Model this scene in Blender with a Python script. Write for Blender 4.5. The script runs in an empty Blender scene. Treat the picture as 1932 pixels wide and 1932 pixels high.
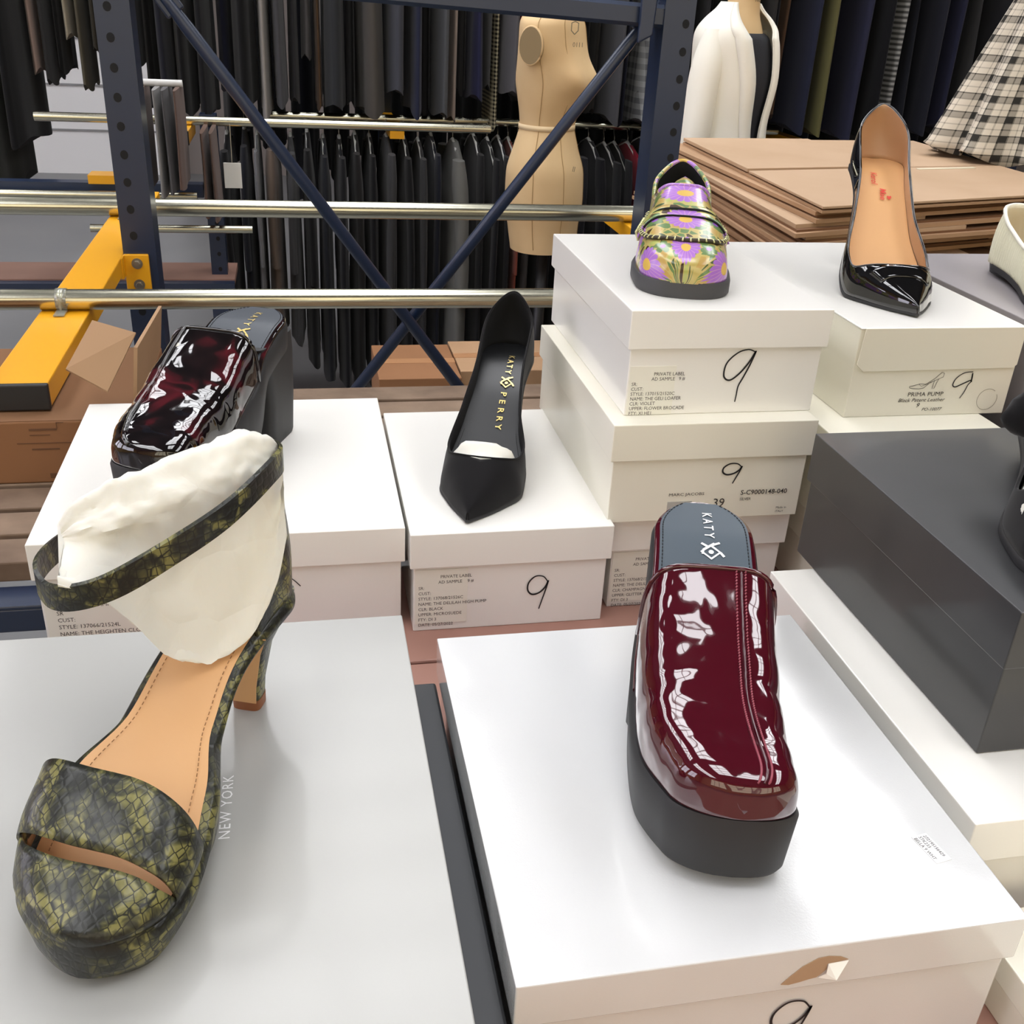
import bpy, bmesh, math, random
from mathutils import Vector, Matrix
import numpy as np
random.seed(7)
S = bpy.context.scene
COL = S.collection
Z0 = 1.5
# ---------------- camera ----------------
def setup_camera():
    th = math.radians(27.1); ro = math.radians(3.24); yaw = math.radians(12.5)
    f = Vector((0, math.cos(th), -math.sin(th))); r = Vector((1, 0, 0)); u = r.cross(f)
    R = math.cos(ro)*r + math.sin(ro)*u; U = -math.sin(ro)*r + math.cos(ro)*u
    rot = Matrix.Rotation(-yaw, 3, 'Z')
    R, U, B = rot @ R, rot @ U, rot @ (-f)
    m = Matrix((R, U, B)).transposed().to_4x4(); m.translation = (0, 0, Z0)
    c = bpy.data.cameras.new('camera'); c.sensor_width = 36; c.lens = 36*1935/1932; c.clip_start = .02
    o = bpy.data.objects.new('camera', c); COL.objects.link(o); o.matrix_world = m; S.camera = o
setup_camera()
w = bpy.data.worlds.new('world'); S.world = w; w.use_nodes = True
w.node_tree.nodes['Background'].inputs[0].default_value = (.80, .84, .9, 1)
w.node_tree.nodes['Background'].inputs[1].default_value = 1.0
S.view_settings.view_transform = 'Standard'; S.view_settings.look = 'None'
S.view_settings.exposure = 0.2; S.view_settings.gamma = 1; S.view_settings.use_curve_mapping = False
SKY_STRENGTH = 7.0

# ---------------- materials ----------------
class NT:
    def __init__(s, m): s.t = m.node_tree; s.n = s.t.nodes; s.l = s.t.links; s.b = s.n['Principled BSDF']
    def node(s, ty, **kw):
        n = s.n.new(ty)
        for k, v in kw.items(): setattr(n, k, v)
        return n
    def link(s, a, b): s.l.new(a, b)
    def val(s, inp, v):
        if hasattr(v, 'is_output') or hasattr(v, 'links'): s.l.new(v, inp)
        else: inp.default_value = v
    def M(s, op, a, b=None, c=None):
        n = s.n.new('ShaderNodeMath'); n.operation = op
        s.val(n.inputs[0], a)
        if b is not None: s.val(n.inputs[1], b)
        if c is not None: s.val(n.inputs[2], c)
        return n.outputs[0]
    def co(s, kind='Object', scale=(1, 1, 1), rot=(0, 0, 0), loc=(0, 0, 0)):
        t = s.n.new('ShaderNodeTexCoord'); mp = s.n.new('ShaderNodeMapping')
        s.l.new(t.outputs[kind], mp.inputs[0]); mp.inputs['Scale'].default_value = scale
        mp.inputs['Rotation'].default_value = rot; mp.inputs['Location'].default_value = loc
        return mp.outputs[0]
    def noise(s, vec, scale, detail=3, rough=.5, dist=0):
        n = s.n.new('ShaderNodeTexNoise'); s.l.new(vec, n.inputs['Vector']); n.inputs['Scale'].default_value = scale
        n.inputs['Detail'].default_value = detail; n.inputs['Roughness'].default_value = rough; n.inputs['Distortion'].default_value = dist
        return n.outputs['Fac']
    def ramp(s, fac, stops, interp='LINEAR'):
        n = s.n.new('ShaderNodeValToRGB'); s.l.new(fac, n.inputs[0]); cr = n.color_ramp; cr.interpolation = interp
        while len(cr.elements) < len(stops): cr.elements.new(.5)
        for e, (p, c) in zip(cr.elements, stops): e.position = p; e.color = tuple(c)+(1,) if len(c) == 3 else c
        return n.outputs[0]
    def mix(s, fac, a, b):
        n = s.n.new('ShaderNodeMix'); n.data_type = 'RGBA'; s.val(n.inputs[0], fac)
        for i, v in ((6, a), (7, b)):
            if isinstance(v, tuple): n.inputs[i].default_value = v if len(v) == 4 else v+(1,)
            else: s.l.new(v, n.inputs[i])
        return n.outputs[2]
    def color(s, c): s.l.new(c, s.b.inputs['Base Color'])
    def bump(s, h, strength=.3, dist=.001):
        n = s.n.new('ShaderNodeBump'); s.l.new(h, n.inputs['Height']); n.inputs['Strength'].default_value = strength
        n.inputs['Distance'].default_value = dist; s.l.new(n.outputs[0], s.b.inputs['Normal'])
MATS = {}
def srgb(c):
    return tuple((x/255/12.92 if x/255 < .04045 else ((x/255+.055)/1.055)**2.4) for x in c)
def mat(name, c, rough=.5, metal=0, coat=0, coatr=.03, bump=None, var=None, spec=.5, sheen=0, emit=None, trans=0):
    if name in MATS: return MATS[name]
    m = bpy.data.materials.new(name); m.use_nodes = True; t = NT(m); b = t.b
    col = srgb(c); b.inputs['Base Color'].default_value = col+(1,)
    b.inputs['Roughness'].default_value = rough; b.inputs['Metallic'].default_value = metal
    b.inputs['Coat Weight'].default_value = coat; b.inputs['Coat Roughness'].default_value = coatr
    b.inputs['Specular IOR Level'].default_value = spec; b.inputs['Sheen Weight'].default_value = sheen
    b.inputs['Transmission Weight'].default_value = trans
    if var:
        v = t.co(); f = t.noise(v, var[0], 4)
        t.color(t.ramp(f, [(.3, col), (.7, srgb(var[1]))]))
    if bump:
        v = t.co(); f = t.noise(v, bump[0], bump[3] if len(bump) > 3 else 3); t.bump(f, bump[1], bump[2])
    if emit: b.inputs['Emission Color'].default_value = srgb(emit[0])+(1,); b.inputs['Emission Strength'].default_value = emit[1]
    MATS[name] = m; return m
def card(name, c, rough, coat=0, bumpk=.12):
    # coated board: faint large scale warp so that reflections break up
    if name in MATS: return MATS[name]
    m = mat(name, c, rough, coat=coat, coatr=.12); t = NT(m); v = t.co()
    f = t.noise(v, 7, 2); g = t.noise(v, 900, 2)
    h = t.M('ADD', t.M('MULTIPLY', f, .012), t.M('MULTIPLY', g, .00012)); t.bump(h, bumpk, 1.0)
    return m
white_board = card('white coated board', (242, 240, 234), .28, .5)
white_gloss = card('white gloss board', (222, 223, 223), .10, 1.0, .45)
pale_board = card('pale grey board', (172, 172, 168), .35, .4)
cream_board = card('cream board', (236, 232, 216), .38, .4)
black_board = card('black board', (46, 46, 48), .42, .4)
taupe_board = card('taupe grey board', (150, 144, 146), .45, .3)
ink = mat('black marker ink', (22, 20, 22), .6)
print_ink = mat('printed black text', (50, 46, 44), .7)
kraft = mat('kraft cardboard', (178, 142, 108), .75, var=(3, (160, 126, 92)))
kraft_pale = mat('pale kraft cardboard', (188, 158, 128), .7, var=(3, (176, 146, 114)))
kraft_dark = mat('brown carton board', (146, 102, 66), .75, var=(3, (126, 86, 54)))
kraft_edge = mat('corrugated edge', (112, 78, 50), .85)
rack_blue = mat('navy painted steel', (28, 42, 68), .38, coat=.2, coatr=.2, bump=(60, .1, .001))
hole_shade = mat('painted hole shade', (8, 10, 16), .8)  # flat dark discs on the post face, painted shade in place of holes
yellow = mat('yellow painted steel', (236, 168, 22), .38, coat=.3, coatr=.15)
black_plastic = mat('black plastic', (34, 34, 36), .45)
chrome = mat('galvanised steel tube', (205, 202, 182), .22, 1)
steel = mat('zinc bolt steel', (170, 166, 158), .35, 1)
frontfill_m = mat('warm front fill panel', (0, 0, 0), emit=((255, 240, 208), 2.0))
sidefill_m = mat('lilac side fill panel', (0, 0, 0), emit=((244, 240, 255), 4.0))
clear = mat('clear plastic', (222, 224, 214), .15, trans=.75)
skylight_m = mat('skylight glass', (0, 0, 0), emit=((252, 252, 255), SKY_STRENGTH))
beam_white = mat('white painted steel', (200, 200, 198), .5)

# ---------------- geometry helpers ----------------
class MB:
    def __init__(s): s.v = []; s.f = []; s.mi = []; s.cur = 0
    def add(s, vs, fs):
        o = len(s.v); s.v += [tuple(map(float, v)) for v in vs]; s.f += [tuple(i+o for i in f) for f in fs]; s.mi += [s.cur]*len(fs)
        return s
    def box(s, a, b, M=None):
        (x0, y0, z0), (x1, y1, z1) = a, b
        vs = [(x0,y0,z0),(x1,y0,z0),(x1,y1,z0),(x0,y1,z0),(x0,y0,z1),(x1,y0,z1),(x1,y1,z1),(x0,y1,z1)]
        if M: vs = [M @ Vector(v) for v in vs]
        return s.add(vs, [(0,3,2,1),(4,5,6,7),(0,1,5,4),(1,2,6,5),(2,3,7,6),(3,0,4,7)])
    def loft(s, rings, closed=True, caps=True, wrap=False):
        n = len(rings[0]); o = len(s.v)
        vs = [v for r in rings for v in r]; fs = []
        R = len(rings)
        for i in range(R if wrap else R-1):
            j2 = (i+1) % R
            for k in range(n if closed else n-1):
                k2 = (k+1) % n
                fs.append((i*n+k, i*n+k2, j2*n+k2, j2*n+k))
        if caps and closed and not wrap:
            fs.append(tuple(range(n-1, -1, -1))); fs.append(tuple((R-1)*n+k for k in range(n)))
        return s.add(vs, fs)
    def tube(s, pts, r, seg=12, caps=True, wrap=False, flat=1.0, up=None):
        pts = [Vector(p) for p in pts]; rings = []; N = len(pts)
        for i, p in enumerate(pts):
            if wrap: d = pts[(i+1) % N]-pts[i-1]
            else: d = pts[min(i+1, N-1)]-pts[max(i-1, 0)]
            d.normalize()
            a = Vector(up) if up else (Vector((0,0,1)) if abs(d.z) < .9 else Vector((1,0,0)))
            x = d.cross(a).normalized(); y = x.cross(d).normalized()
            rr = r[i] if isinstance(r, (list, tuple)) else r
            rings.append([p + x*math.cos(q)*rr*flat + y*math.sin(q)*rr for q in [2*math.pi*k/seg for k in range(seg)]])
        return s.loft(rings, True, caps, wrap)
    def prism(s, poly, z0, z1, M=None):
        n = len(poly)
        vs = [(x, y, z0) for x, y in poly]+[(x, y, z1) for x, y in poly]
        if M: vs = [M @ Vector(v) for v in vs]
        return s.add(vs, [tuple(range(n-1, -1, -1)), tuple(range(n, 2*n))]+[(k, (k+1) % n, n+(k+1) % n, n+k) for k in range(n)])
    def build(s, name, m, parent=None, smooth=False, bevel=0, label=None, merge=0, solid=0, subsurf=0, auto=None):
        me = bpy.data.meshes.new(name); me.from_pydata(s.v, [], s.f)
        ms = m if isinstance(m, (list, tuple)) else [m]
        for x in ms: me.materials.append(x)
        if len(ms) > 1: me.polygons.foreach_set('material_index', s.mi)
        bm = bmesh.new(); bm.from_mesh(me)
        if merge: bmesh.ops.remove_doubles(bm, verts=bm.verts, dist=merge)
        bmesh.ops.recalc_face_normals(bm, faces=bm.faces)
        bm.to_mesh(me); bm.free()
        if smooth: me.polygons.foreach_set('use_smooth', [True]*len(me.polygons))
        if auto is not None:
            try: me.set_sharp_from_angle(angle=math.radians(auto))
            except Exception: pass
        o = bpy.data.objects.new(name, me); COL.objects.link(o)
        if parent: o.parent = parent
        if bevel:
            b = o.modifiers.new('bevel', 'BEVEL'); b.width = bevel; b.segments = 2; b.limit_method = 'ANGLE'
        if solid:
            q = o.modifiers.new('solid', 'SOLIDIFY'); q.thickness = solid; q.offset = -1
            if len(ms) > 1 and not any(s.mi): q.material_offset = 1; q.material_offset_rim = len(ms)-1 if len(ms) > 2 else 0
        if subsurf:
            q = o.modifiers.new('sub', 'SUBSURF'); q.levels = subsurf; q.render_levels = subsurf
        if label: o['label'] = label
        return o
def empty(name, loc, label=None, cat=None, group=None, rz=0):
    o = bpy.data.objects.new(name, None); COL.objects.link(o); o.location = loc; o.rotation_euler = (0, 0, rz); o.empty_display_size = .05
    return tag(o, label, cat, group)
def tag(o, label, cat=None, group=None):
    if label: o['label'] = label
    if cat: o['category'] = cat
    if group: o['group'] = group
    return o
def struct(o): o['kind'] = 'structure'; return o
def curve(keys):
    ts = [k[0] for k in keys]; vs = [k[1] for k in keys]; n = len(ts)
    d = [(vs[i+1]-vs[i])/(ts[i+1]-ts[i]) for i in range(n-1)]
    m = [d[0]]+[0 if d[i-1]*d[i] <= 0 else 2*d[i-1]*d[i]/(d[i-1]+d[i]) for i in range(1, n-1)]+[d[-1]]
    def f(t):
        if t <= ts[0]: return vs[0]
        if t >= ts[-1]: return vs[-1]
        i = max(k for k in range(n-1) if ts[k] <= t); h = ts[i+1]-ts[i]; u = (t-ts[i])/h
        return (2*u**3-3*u*u+1)*vs[i]+(u**3-2*u*u+u)*h*m[i]+(-2*u**3+3*u*u)*vs[i+1]+(u**3-u*u)*h*m[i+1]
    return f
def smooth_path(pts, n=8, closed=False):
    pts = [Vector(p) for p in pts]; out = []; N = len(pts)
    R = range(N if closed else N-1)
    for i in R:
        g = lambda k: pts[k % N] if closed else pts[min(max(k, 0), N-1)]
        p0, p1, p2, p3 = g(i-1), g(i), g(i+1), g(i+2)
        for k in range(n):
            u = k/n
            out.append(.5*((2*p1)+(p2-p0)*u+(2*p0-5*p1+4*p2-p3)*u*u+(3*p1-p0-3*p2+p3)*u**3))
    if not closed: out.append(pts[-1])
    return out
def text_geo(txt, size=1, bold=0, align='LEFT', shear=0, sx=1, spacing=1):
    cu = bpy.data.curves.new('t', 'FONT'); cu.body = txt; cu.size = size; cu.align_x = align; cu.offset = bold; cu.shear = shear
    cu.resolution_u = 2; cu.space_character = spacing
    o = bpy.data.objects.new('t', cu); COL.objects.link(o)
    dg = bpy.context.evaluated_depsgraph_get(); dg.update()
    me = bpy.data.meshes.new_from_object(o.evaluated_get(dg))
    vs = [(v.co.x*sx, v.co.y) for v in me.vertices]; fs = [tuple(p.vertices) for p in me.polygons]
    bpy.data.objects.remove(o); bpy.data.curves.remove(cu); bpy.data.meshes.remove(me)
    return vs, fs
def stroke_geo(pts, wd, taper=False):
    """flat ribbon along a 2D polyline"""
    P = [Vector((p[0], p[1])) for p in pts]; vs = []; fs = []; n = len(P)
    for i, p in enumerate(P):
        d = (P[min(i+1, n-1)]-P[max(i-1, 0)]); d.normalize(); q = Vector((-d.y, d.x))
        w_ = wd*(.6+.4*math.sin(math.pi*i/(n-1)) if taper else 1)/2
        vs += [tuple(p+q*w_), tuple(p-q*w_)]
    for i in range(n-1): fs.append((2*i, 2*i+1, 2*i+3, 2*i+2))
    return vs, fs
def on_front(mb, geo, e, n, z, off=.0004, flip=False):
    """place 2D geometry on a face that looks towards -y; (e,z) is the 2D origin"""
    vs, fs = geo; mb.add([(e+x, n-off, z+y) for x, y in vs], fs)
# ================= room =================
def room():
    fl = mat('grey concrete floor', (118, 118, 118), .32, var=(1.2, (104, 105, 107)), bump=(30, .05, .002))
    struct(MB().box((-7, -4, -.1), (9, 11, 0)).build('floor', fl))
    wl = mat('warm plaster wall', (214, 180, 128), .85)
    wd = mat('grey plaster wall', (120, 112, 108), .85)
    struct(MB().box((-7.2, -4, 0), (-7, 11, 4.6)).build('wall_left', wl))
    struct(MB().box((9, -4, 0), (9.2, 11, 4.6)).build('wall_right', wl))
    struct(MB().box((-7.2, -4.2, 0), (9.2, -4, 4.6)).build('wall_front', wl))
    struct(MB().box((-7.2, 11, 0), (9.2, 11.2, 4.6)).build('wall_back', wd))
    # ceiling with openings for the skylights
    slots = SKY
    xs = sorted({-7.2, 9.2} | {v for s_ in slots for v in (s_[0], s_[1])}); ys = sorted({-4.2, 11.2} | {v for s_ in slots for v in (s_[2], s_[3])})
    mb = MB()
    for i in range(len(xs)-1):
        for j in range(len(ys)-1):
            cx, cy = (xs[i]+xs[i+1])/2, (ys[j]+ys[j+1])/2
            if any(a < cx < b and c < cy < d for a, b, c, d in slots): continue
            mb.box((xs[i], ys[j], 4.6), (xs[i+1], ys[j+1], 4.75))
    struct(mb.build('ceiling', mat('ceiling board', (92, 92, 94), .9)))
    for k, (a, b, c, d) in enumerate(slots):
        q = MB().box((a, c, 4.86), (b, d, 4.88)).build('light_panel_%d' % (k+1), skylight_m); struct(q)
        fr = MB(); t_ = .05
        nb = max(2, int((d-c)/.45))
        for j in range(nb+1):
            y = c+(d-c)*j/nb; fr.box((a, y-t_/2, 4.74), (b, y+t_/2, 4.855))
        for x in (a, (a+b)/2, b): fr.box((x-t_/2, c, 4.74), (x+t_/2, d, 4.855))
        fr.build('glazing_bars', beam_white, q)
    # added unseen glowing panels behind the photographer, to brighten and warm box fronts
    for k, (a, b) in enumerate(((-3.6, -1.3), (-.9, 1.4), (1.8, 4.1))):
        q = MB().box((a, -3.995, .9), (b, -3.985, 3.7)).build('light_panel_%d' % (len(slots)+k+1), frontfill_m); struct(q)
        fr = MB()
        for x in (a, (a*2+b)/3, (a+2*b)/3, b): fr.box((x-.03, -3.985, .9), (x+.03, -3.94, 3.7))
        for z in (.9, 1.8, 2.8, 3.7): fr.box((a, -3.985, z-.03), (b, -3.94, z+.03))
        fr.build('glazing_bars', beam_white, q)
    for k, (a, b) in enumerate(((-2.2, -.2), (.4, 2.4), (3.0, 5.0))):  # added unseen glowing panels on the left wall, lifting the left box faces
        q = MB().box((-6.995, a, 1.0), (-6.985, b, 3.8)).build('light_panel_%d' % (len(slots)+k+4), sidefill_m); struct(q)
        fr = MB()
        for y in (a, (a+b)/2, b): fr.box((-6.985, y-.03, 1.0), (-6.94, y+.03, 3.8))
        for z in (1.0, 2.4, 3.8): fr.box((-6.985, a, z-.03), (-6.94, b, z+.03))
        fr.build('glazing_bars', beam_white, q)
    # pale sectional door far behind on the left
    dw = mat('white door panel', (235, 235, 236), .5)
    d = MB().box((-3.3, 9.0, 0), (-.9, 9.08, 2.7)).build('door_1', dw); struct(d)
    for k in range(1, 9): MB().box((-3.3, 8.985, .33*k-.006), (-.9, 9.0, .33*k+.006)).build('panel_seam', mat('seam grey', (140, 140, 142), .6), d)
    struct(MB().box((-7, 9.08, 0), (9, 9.2, 3.2)).build('wall_partition', wd))
SKY = [(-3.4, -1.9, -3.2, 1.2), (-3.4, -1.9, 2.0, 6.4), (-.7, .8, 1.6, 6.0), (2.4, 3.9, -3.0, 1.4), (2.4, 3.9, 2.4, 6.8), (-.3, .9, -.9, 1.0)]
room()

# ================= table, shelf =================
def table():
    wood = mat('reddish brown table board', (168, 126, 112), .55, var=(6, (150, 108, 94)), bump=(40, .1, .001))
    t = empty('display_table', (0, 0, 0), 'reddish brown plank table carrying the shoe boxes', 'table')
    y = .30
    mb = MB()
    for a, b in ((-.02, .28), (.2835, .505), (.5085, .755), (.7585, .925)):
        mb.box((-.215, a, .915), (1.30, b, .955))
    mb.build('tabletop', wood, t, bevel=.002)
    for x in (-.15, 1.2):
        for yy in (.04, .84): MB().box((x-.03, yy-.03, 0), (x+.03, yy+.03, .915)).build('leg', rack_blue, t)
    # pallet racking shelf behind: blue beam and slats
    sl = mat('weathered slat wood', (142, 120, 100), .8, var=(12, (104, 84, 68)), bump=(60, .3, .002))
    r = empty('slatted_rack_shelf', (0, 0, 0), 'blue steel beams with weathered wooden slats under the brown carton', 'shelf')
    m = MB(); m.box((-1.3, .932, .90), (1.3, .958, .927)); m.box((-1.3, .932, .925), (1.3, .972, .931)); m.build('beam', rack_blue, r, bevel=.002)
    MB().box((-1.3, 1.44, .875), (1.3, 1.475, .931)).build('beam', rack_blue, r, bevel=.002)
    for k in range(8):
        y0 = .978+k*.062; MB().box((-1.28, y0, .932), (1.28, y0+.052, .955)).build('slat', sl, r, bevel=.002)
    for x in (-1.25, 1.2):
        for yy in (.945, 1.45): MB().box((x, yy-.012, 0), (x+.05, yy+.022, .90)).build('leg', rack_blue, r)
table()

# ================= shoe boxes =================
NINE = [(.55, .82), (.42, .97), (.2, .98), (.03, .8), (.02, .58), (.15, .45), (.35, .5), (.5, .66), (.57, .84), (.52, .6), (.44, .3), (.36, 0)]
def nine(pts, wd_px=.0017):
    return stroke_geo([(p.x, p.y) for p in smooth_path([(x, y, 0) for x, y in pts], 7)], wd_px, True)
def scaled(pts, h, w_=None): w_ = w_ or h*.75; return [(x*w_/.6, y*h) for x, y in pts]
def shoebox(name, e0, e1, n0, n1, z0, z1, lid, m, label, rz=0, inset=.0035, lidm=None, group=None, cat='box', bev=.0012):
    ce, cn = (e0+e1)/2, (n0+n1)/2
    t = empty(name, (ce, cn, z0), label, cat, group, rz)
    a, b, h = (e1-e0)/2, (n1-n0)/2, z1-z0; i = inset
    MB().box((-a+i, -b+i, 0), (a-i, b-i, h-.003)).build('box_body', m, t, bevel=.0009)
    z = h-lid; tt = .0018; mb = MB()
    def five(a_, b_, zt, zb): return [(-a_, -b_, zb), (a_, -b_, zb), (a_, b_, zb), (-a_, b_, zb), (-a_, -b_, zt), (a_, -b_, zt), (a_, b_, zt), (-a_, b_, zt)]
    mb.add(five(a, b, h, z)+five(a-tt, b-tt, h-tt, z), [(4, 5, 6, 7), (0, 1, 5, 4), (1, 2, 6, 5), (2, 3, 7, 6), (3, 0, 4, 7), (15, 14, 13, 12), (12, 13, 9, 8), (13, 14, 10, 9), (14, 15, 11, 10), (15, 12, 8, 11),
            (0, 8, 9, 1), (1, 9, 10, 2), (2, 10, 11, 3), (3, 11, 8, 0)])
    mb.build('lid', lidm or m, t, bevel=bev)
    return t
def label_text(t, lines, e, n, z, size, parent_off, name='printed_label', lh=1.25, sx=.95, patch=None, ind=None):
    mb = MB()
    for k, ln in enumerate(lines):
        if not ln: continue
        x = e+(ind[k]*size if ind else 0)
        on_front(mb, text_geo(ln, size, sx=sx), x, n, z-k*size*lh)
    o = mb.build(name, print_ink, t)
    if patch:
        MB().box((patch[0], n-.0003, patch[1]), (patch[2], n+.0002, patch[3])).build('paper_label', mat('cream paper label', (238, 236, 224), .6), t)
    return o
IND = [4.4, 4.0, 0, 0, 0, 0, 0, 0, 0, 0]
T = .955
# E: wide white box, left
E_ = shoebox('shoe_box', -.238, .0835, .818, 1.145, T, T+.105, .0355, white_board, 'wide white shoe box under the tortoiseshell heeled mule')
label_text(E_, ['PRIVATE LABEL', 'AD SAMPLE    9 #', 'SR', 'CUST:', 'STYLE: 137066/21524L', 'NAME: THE HEIGHTEN CLOG', 'CLR: TORTOISE'], -.146, -.1600, .046, .0058, 0, patch=(-.155, .0, -.035, .056), ind=IND)
mb = MB()
for pts in ([(.036, .055), (.046, .061), (.057, .057), (.0655, .048)], [(.026, .021), (.038, .030), (.050, .045), (.054, .057)], [(.056, .053), (.056, .035), (.048, .020), (.046, .0)]):
    on_front(mb, stroke_geo([(p.x, p.y) for p in smooth_path([(x, y, 0) for x, y in pts])], .0009), 0, -.1602, 0)
mb.build('marker_scribble', ink, E_)
# F: white box under black suede pump
F_ = shoebox('shoe_box', .0865, .2765, .803, 1.097, T, T+.105, .0355, white_board, 'white shoe box marked 9 under the black suede pointed pump')
fn = -.147+.0033
label_text(F_, ['PRIVATE LABEL', 'AD SAMPLE    9 #', 'SR:', 'CUST:', 'STYLE: 137068/21526C', 'NAME: THE DELILAH HIGH PUMP', 'CLR: BLACK', 'UPPER: MICROSUEDE', 'FTY: DI 3', 'DATE: 05/27/2022'], -.087, fn, .057, .0046, 0, patch=(-.090, .008, -.041, .0665), ind=IND)
mb = MB(); on_front(mb, nine(scaled(NINE, .037, .021)), .016, fn, .017, .0006); mb.build('marker_number', ink, F_)
# stack of three: I (bottom), H, G (top)
I_ = shoebox('shoe_box', .2815, .463, .824, 1.10, T, T+.101, .036, white_board, 'bottom white box of the three stacked under the floral loafer')
label_text(I_, ['PRIVATE LABEL', 'AD SAMPLE    9 #', 'SR:', 'CUST:', 'STYLE: 137068/21526C', 'NAME: THE DELILAH HIGH', 'CLR: CHAMPAGNE', 'UPPER: GLITTER FABRIC', 'FTY: DI 3', 'DATE: 05/27/2022'], -.083, -.138+.0033, .052, .0046, 0, patch=(-.086, .006, -.036, .062), ind=IND)
H_ = shoebox('shoe_box', .269, .467, .812, 1.115, T+.101, T+.2015, .036, cream_board, 'middle cream box of the three-box stack, handwritten 9 above number 39', inset=.0035)
hn = -.1515+.0033
mb = MB(); on_front(mb, nine(scaled(NINE, .021, .020)), .012, hn, .037, .0006); mb.build('marker_number', ink, H_)
mb = MB()
on_front(mb, text_geo('MARC JACOBS', .0042, sx=1.3), -.038, hn, .026); on_front(mb, text_geo('39', .0125), .007, hn, .013)
on_front(mb, text_geo('S-C9000148-040', .0070, bold=.00008), .034, hn, .0245); on_front(mb, text_geo('SILVER', .0040), .034, hn, .0185)
on_front(mb, text_geo('Made in', .0034), .073, hn, .008); on_front(mb, text_geo('ITALY', .0032), .073, hn, .004)
mb.build('printed_label', print_ink, H_)
MB().box((-.038, hn-.0004, .0), (-.014, hn+.0003, .020)).build('picture_label', mat('grey label print', (176, 174, 168), .6), H_)
MB().prism([(-.030, .004), (-.023, .008), (-.030, .013)], -.0002, .0004, Matrix(((1,0,0,0),(0,0,1,hn-.0005),(0,1,0,0),(0,0,0,1)))).build('picture_mark', print_ink, H_)
G_ = shoebox('shoe_box', .281, .472, .832, 1.135, T+.2015, T+.3005, .0355, white_board, 'top white box of the three-box stack, directly under the floral loafer')
gn = -.1515+.0033
label_text(G_, ['PRIVATE LABEL', 'AD SAMPLE   9 #', 'SR:', 'CUST:', 'STYLE: 137015/21520C', 'NAME: THE GELI LOAFER', 'CLR: VIOLET', 'UPPER: FLOWER BROCADE', 'FTY: XI HE1'], -.088, gn, .038, .0046, 0, patch=(-.0905, .0005, -.047, .047), lh=1.02, ind=IND)
mb = MB(); on_front(mb, nine(scaled([(.56, .95), (.42, .99), (.22, .93), (.03, .74), (.01, .5), (.14, .42), (.32, .55), (.48, .76), (.58, .96), (.5, .7), (.4, .46), (.33, .3), (.32, .12), (.31, 0)], .051, .029)), -.001, gn, .011, .0006)
mb.build('marker_number', ink, G_)
# boxes under the patent pump
P3 = shoebox('shoe_box', .488, .668, .806, 1.10, T, T+.095, .036, cream_board, 'bottom cream box under the patent pump stack, behind the big black box')
P2 = shoebox('shoe_box', .482, .664, .804, 1.10, T+.095, T+.1865, .036, cream_board, 'cream box directly beneath the flap-front pump box')
pz = T+.1865; PZ1 = 1.5-.27
P_ = empty('shoe_box', (.602, 1.03, pz), 'white flap-front shoe box with a small shoe drawing, under the patent pump', 'box')
a, b, h = .0875, .178, PZ1-pz
m = MB(); m.box((-a, -b, 0), (a, b, h)); m.build('box_body', cream_board, P_, bevel=.0008)
MB().box((-a-.0004, -b-.0008, h), (a+.0004, b, h+.0018)).build('lid', white_board, P_, bevel=.0008)
fl = [(-a+.004, 0), (a-.0, 0), (a, -.038), (a-.004, -.0415), (-a+.010, -.0425), (-a+.002, -.036)]
fl = [(p[0], p[1]) for p in fl]
MF = Matrix(((1,0,0,0),(0,0,1,-b-.0018),(0,1,0,h+.0015),(0,0,0,1)))
MB().prism(fl, 0, .0014, MF).build('front_flap', cream_board, P_, bevel=.0004)
on = mb = MB()
for k, (txt, x, z, s_) in enumerate((('PRIMA PUMP', -.0235, .0205, .0062), ('Black Patent Leather', -.0325, .0148, .0054), ('9', -.012, .0088, .0068), ('PO-10077', -.0045, .0050, .0046))):
    on_front(mb, text_geo(txt, s_, shear=.25 if k else 0, sx=1.12), x, -b, z)
mb.build('printed_text', print_ink, P_)
mb = MB()
on_front(mb, nine(scaled([(.58, 1.0), (.3, .96), (.08, .76), (.02, .52), (.12, .44), (.35, .56), (.58, .68), (.6, .62), (.58, .95), (.6, .66), (.52, .5), (.46, .25), (.36, 0)], .0275, .020), .0013), .0225, -b, .0175, .0006); mb.build('marker_number', ink, P_)
SH = [(0, .22), (.12, .26), (.3, .36), (.5, .33), (.72, .62), (.92, .98), (1.0, .92), (.99, .72), (.86, .62), (.78, .08), (.72, .08), (.74, .56), (.62, .42), (.45, .12), (.3, .07), (.1, .1), (0, .15), (0, .22)]
mb = MB(); on_front(mb, stroke_geo([(x*.0345, y*.0185) for x, y in SH], .0005), -.0235, -b, .0268)
on_front(mb, stroke_geo([(.0345*x, .0185*y) for x, y in ((.28, .35), (.36, .22), (.6, .38), (.86, .62))], .0004), -.0235, -b, .0268)
mb.build('shoe_drawing', print_ink, P_)
mb = MB(); on_front(mb, stroke_geo([(.011*math.cos(q*.2094+.9), .011*math.sin(q*.2094+.9)) for q in range(29)], .0004), .0655, -b, .0155); mb.build('perforated_tab', mat('tab line', (120, 112, 92), .7), P_)
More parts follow.
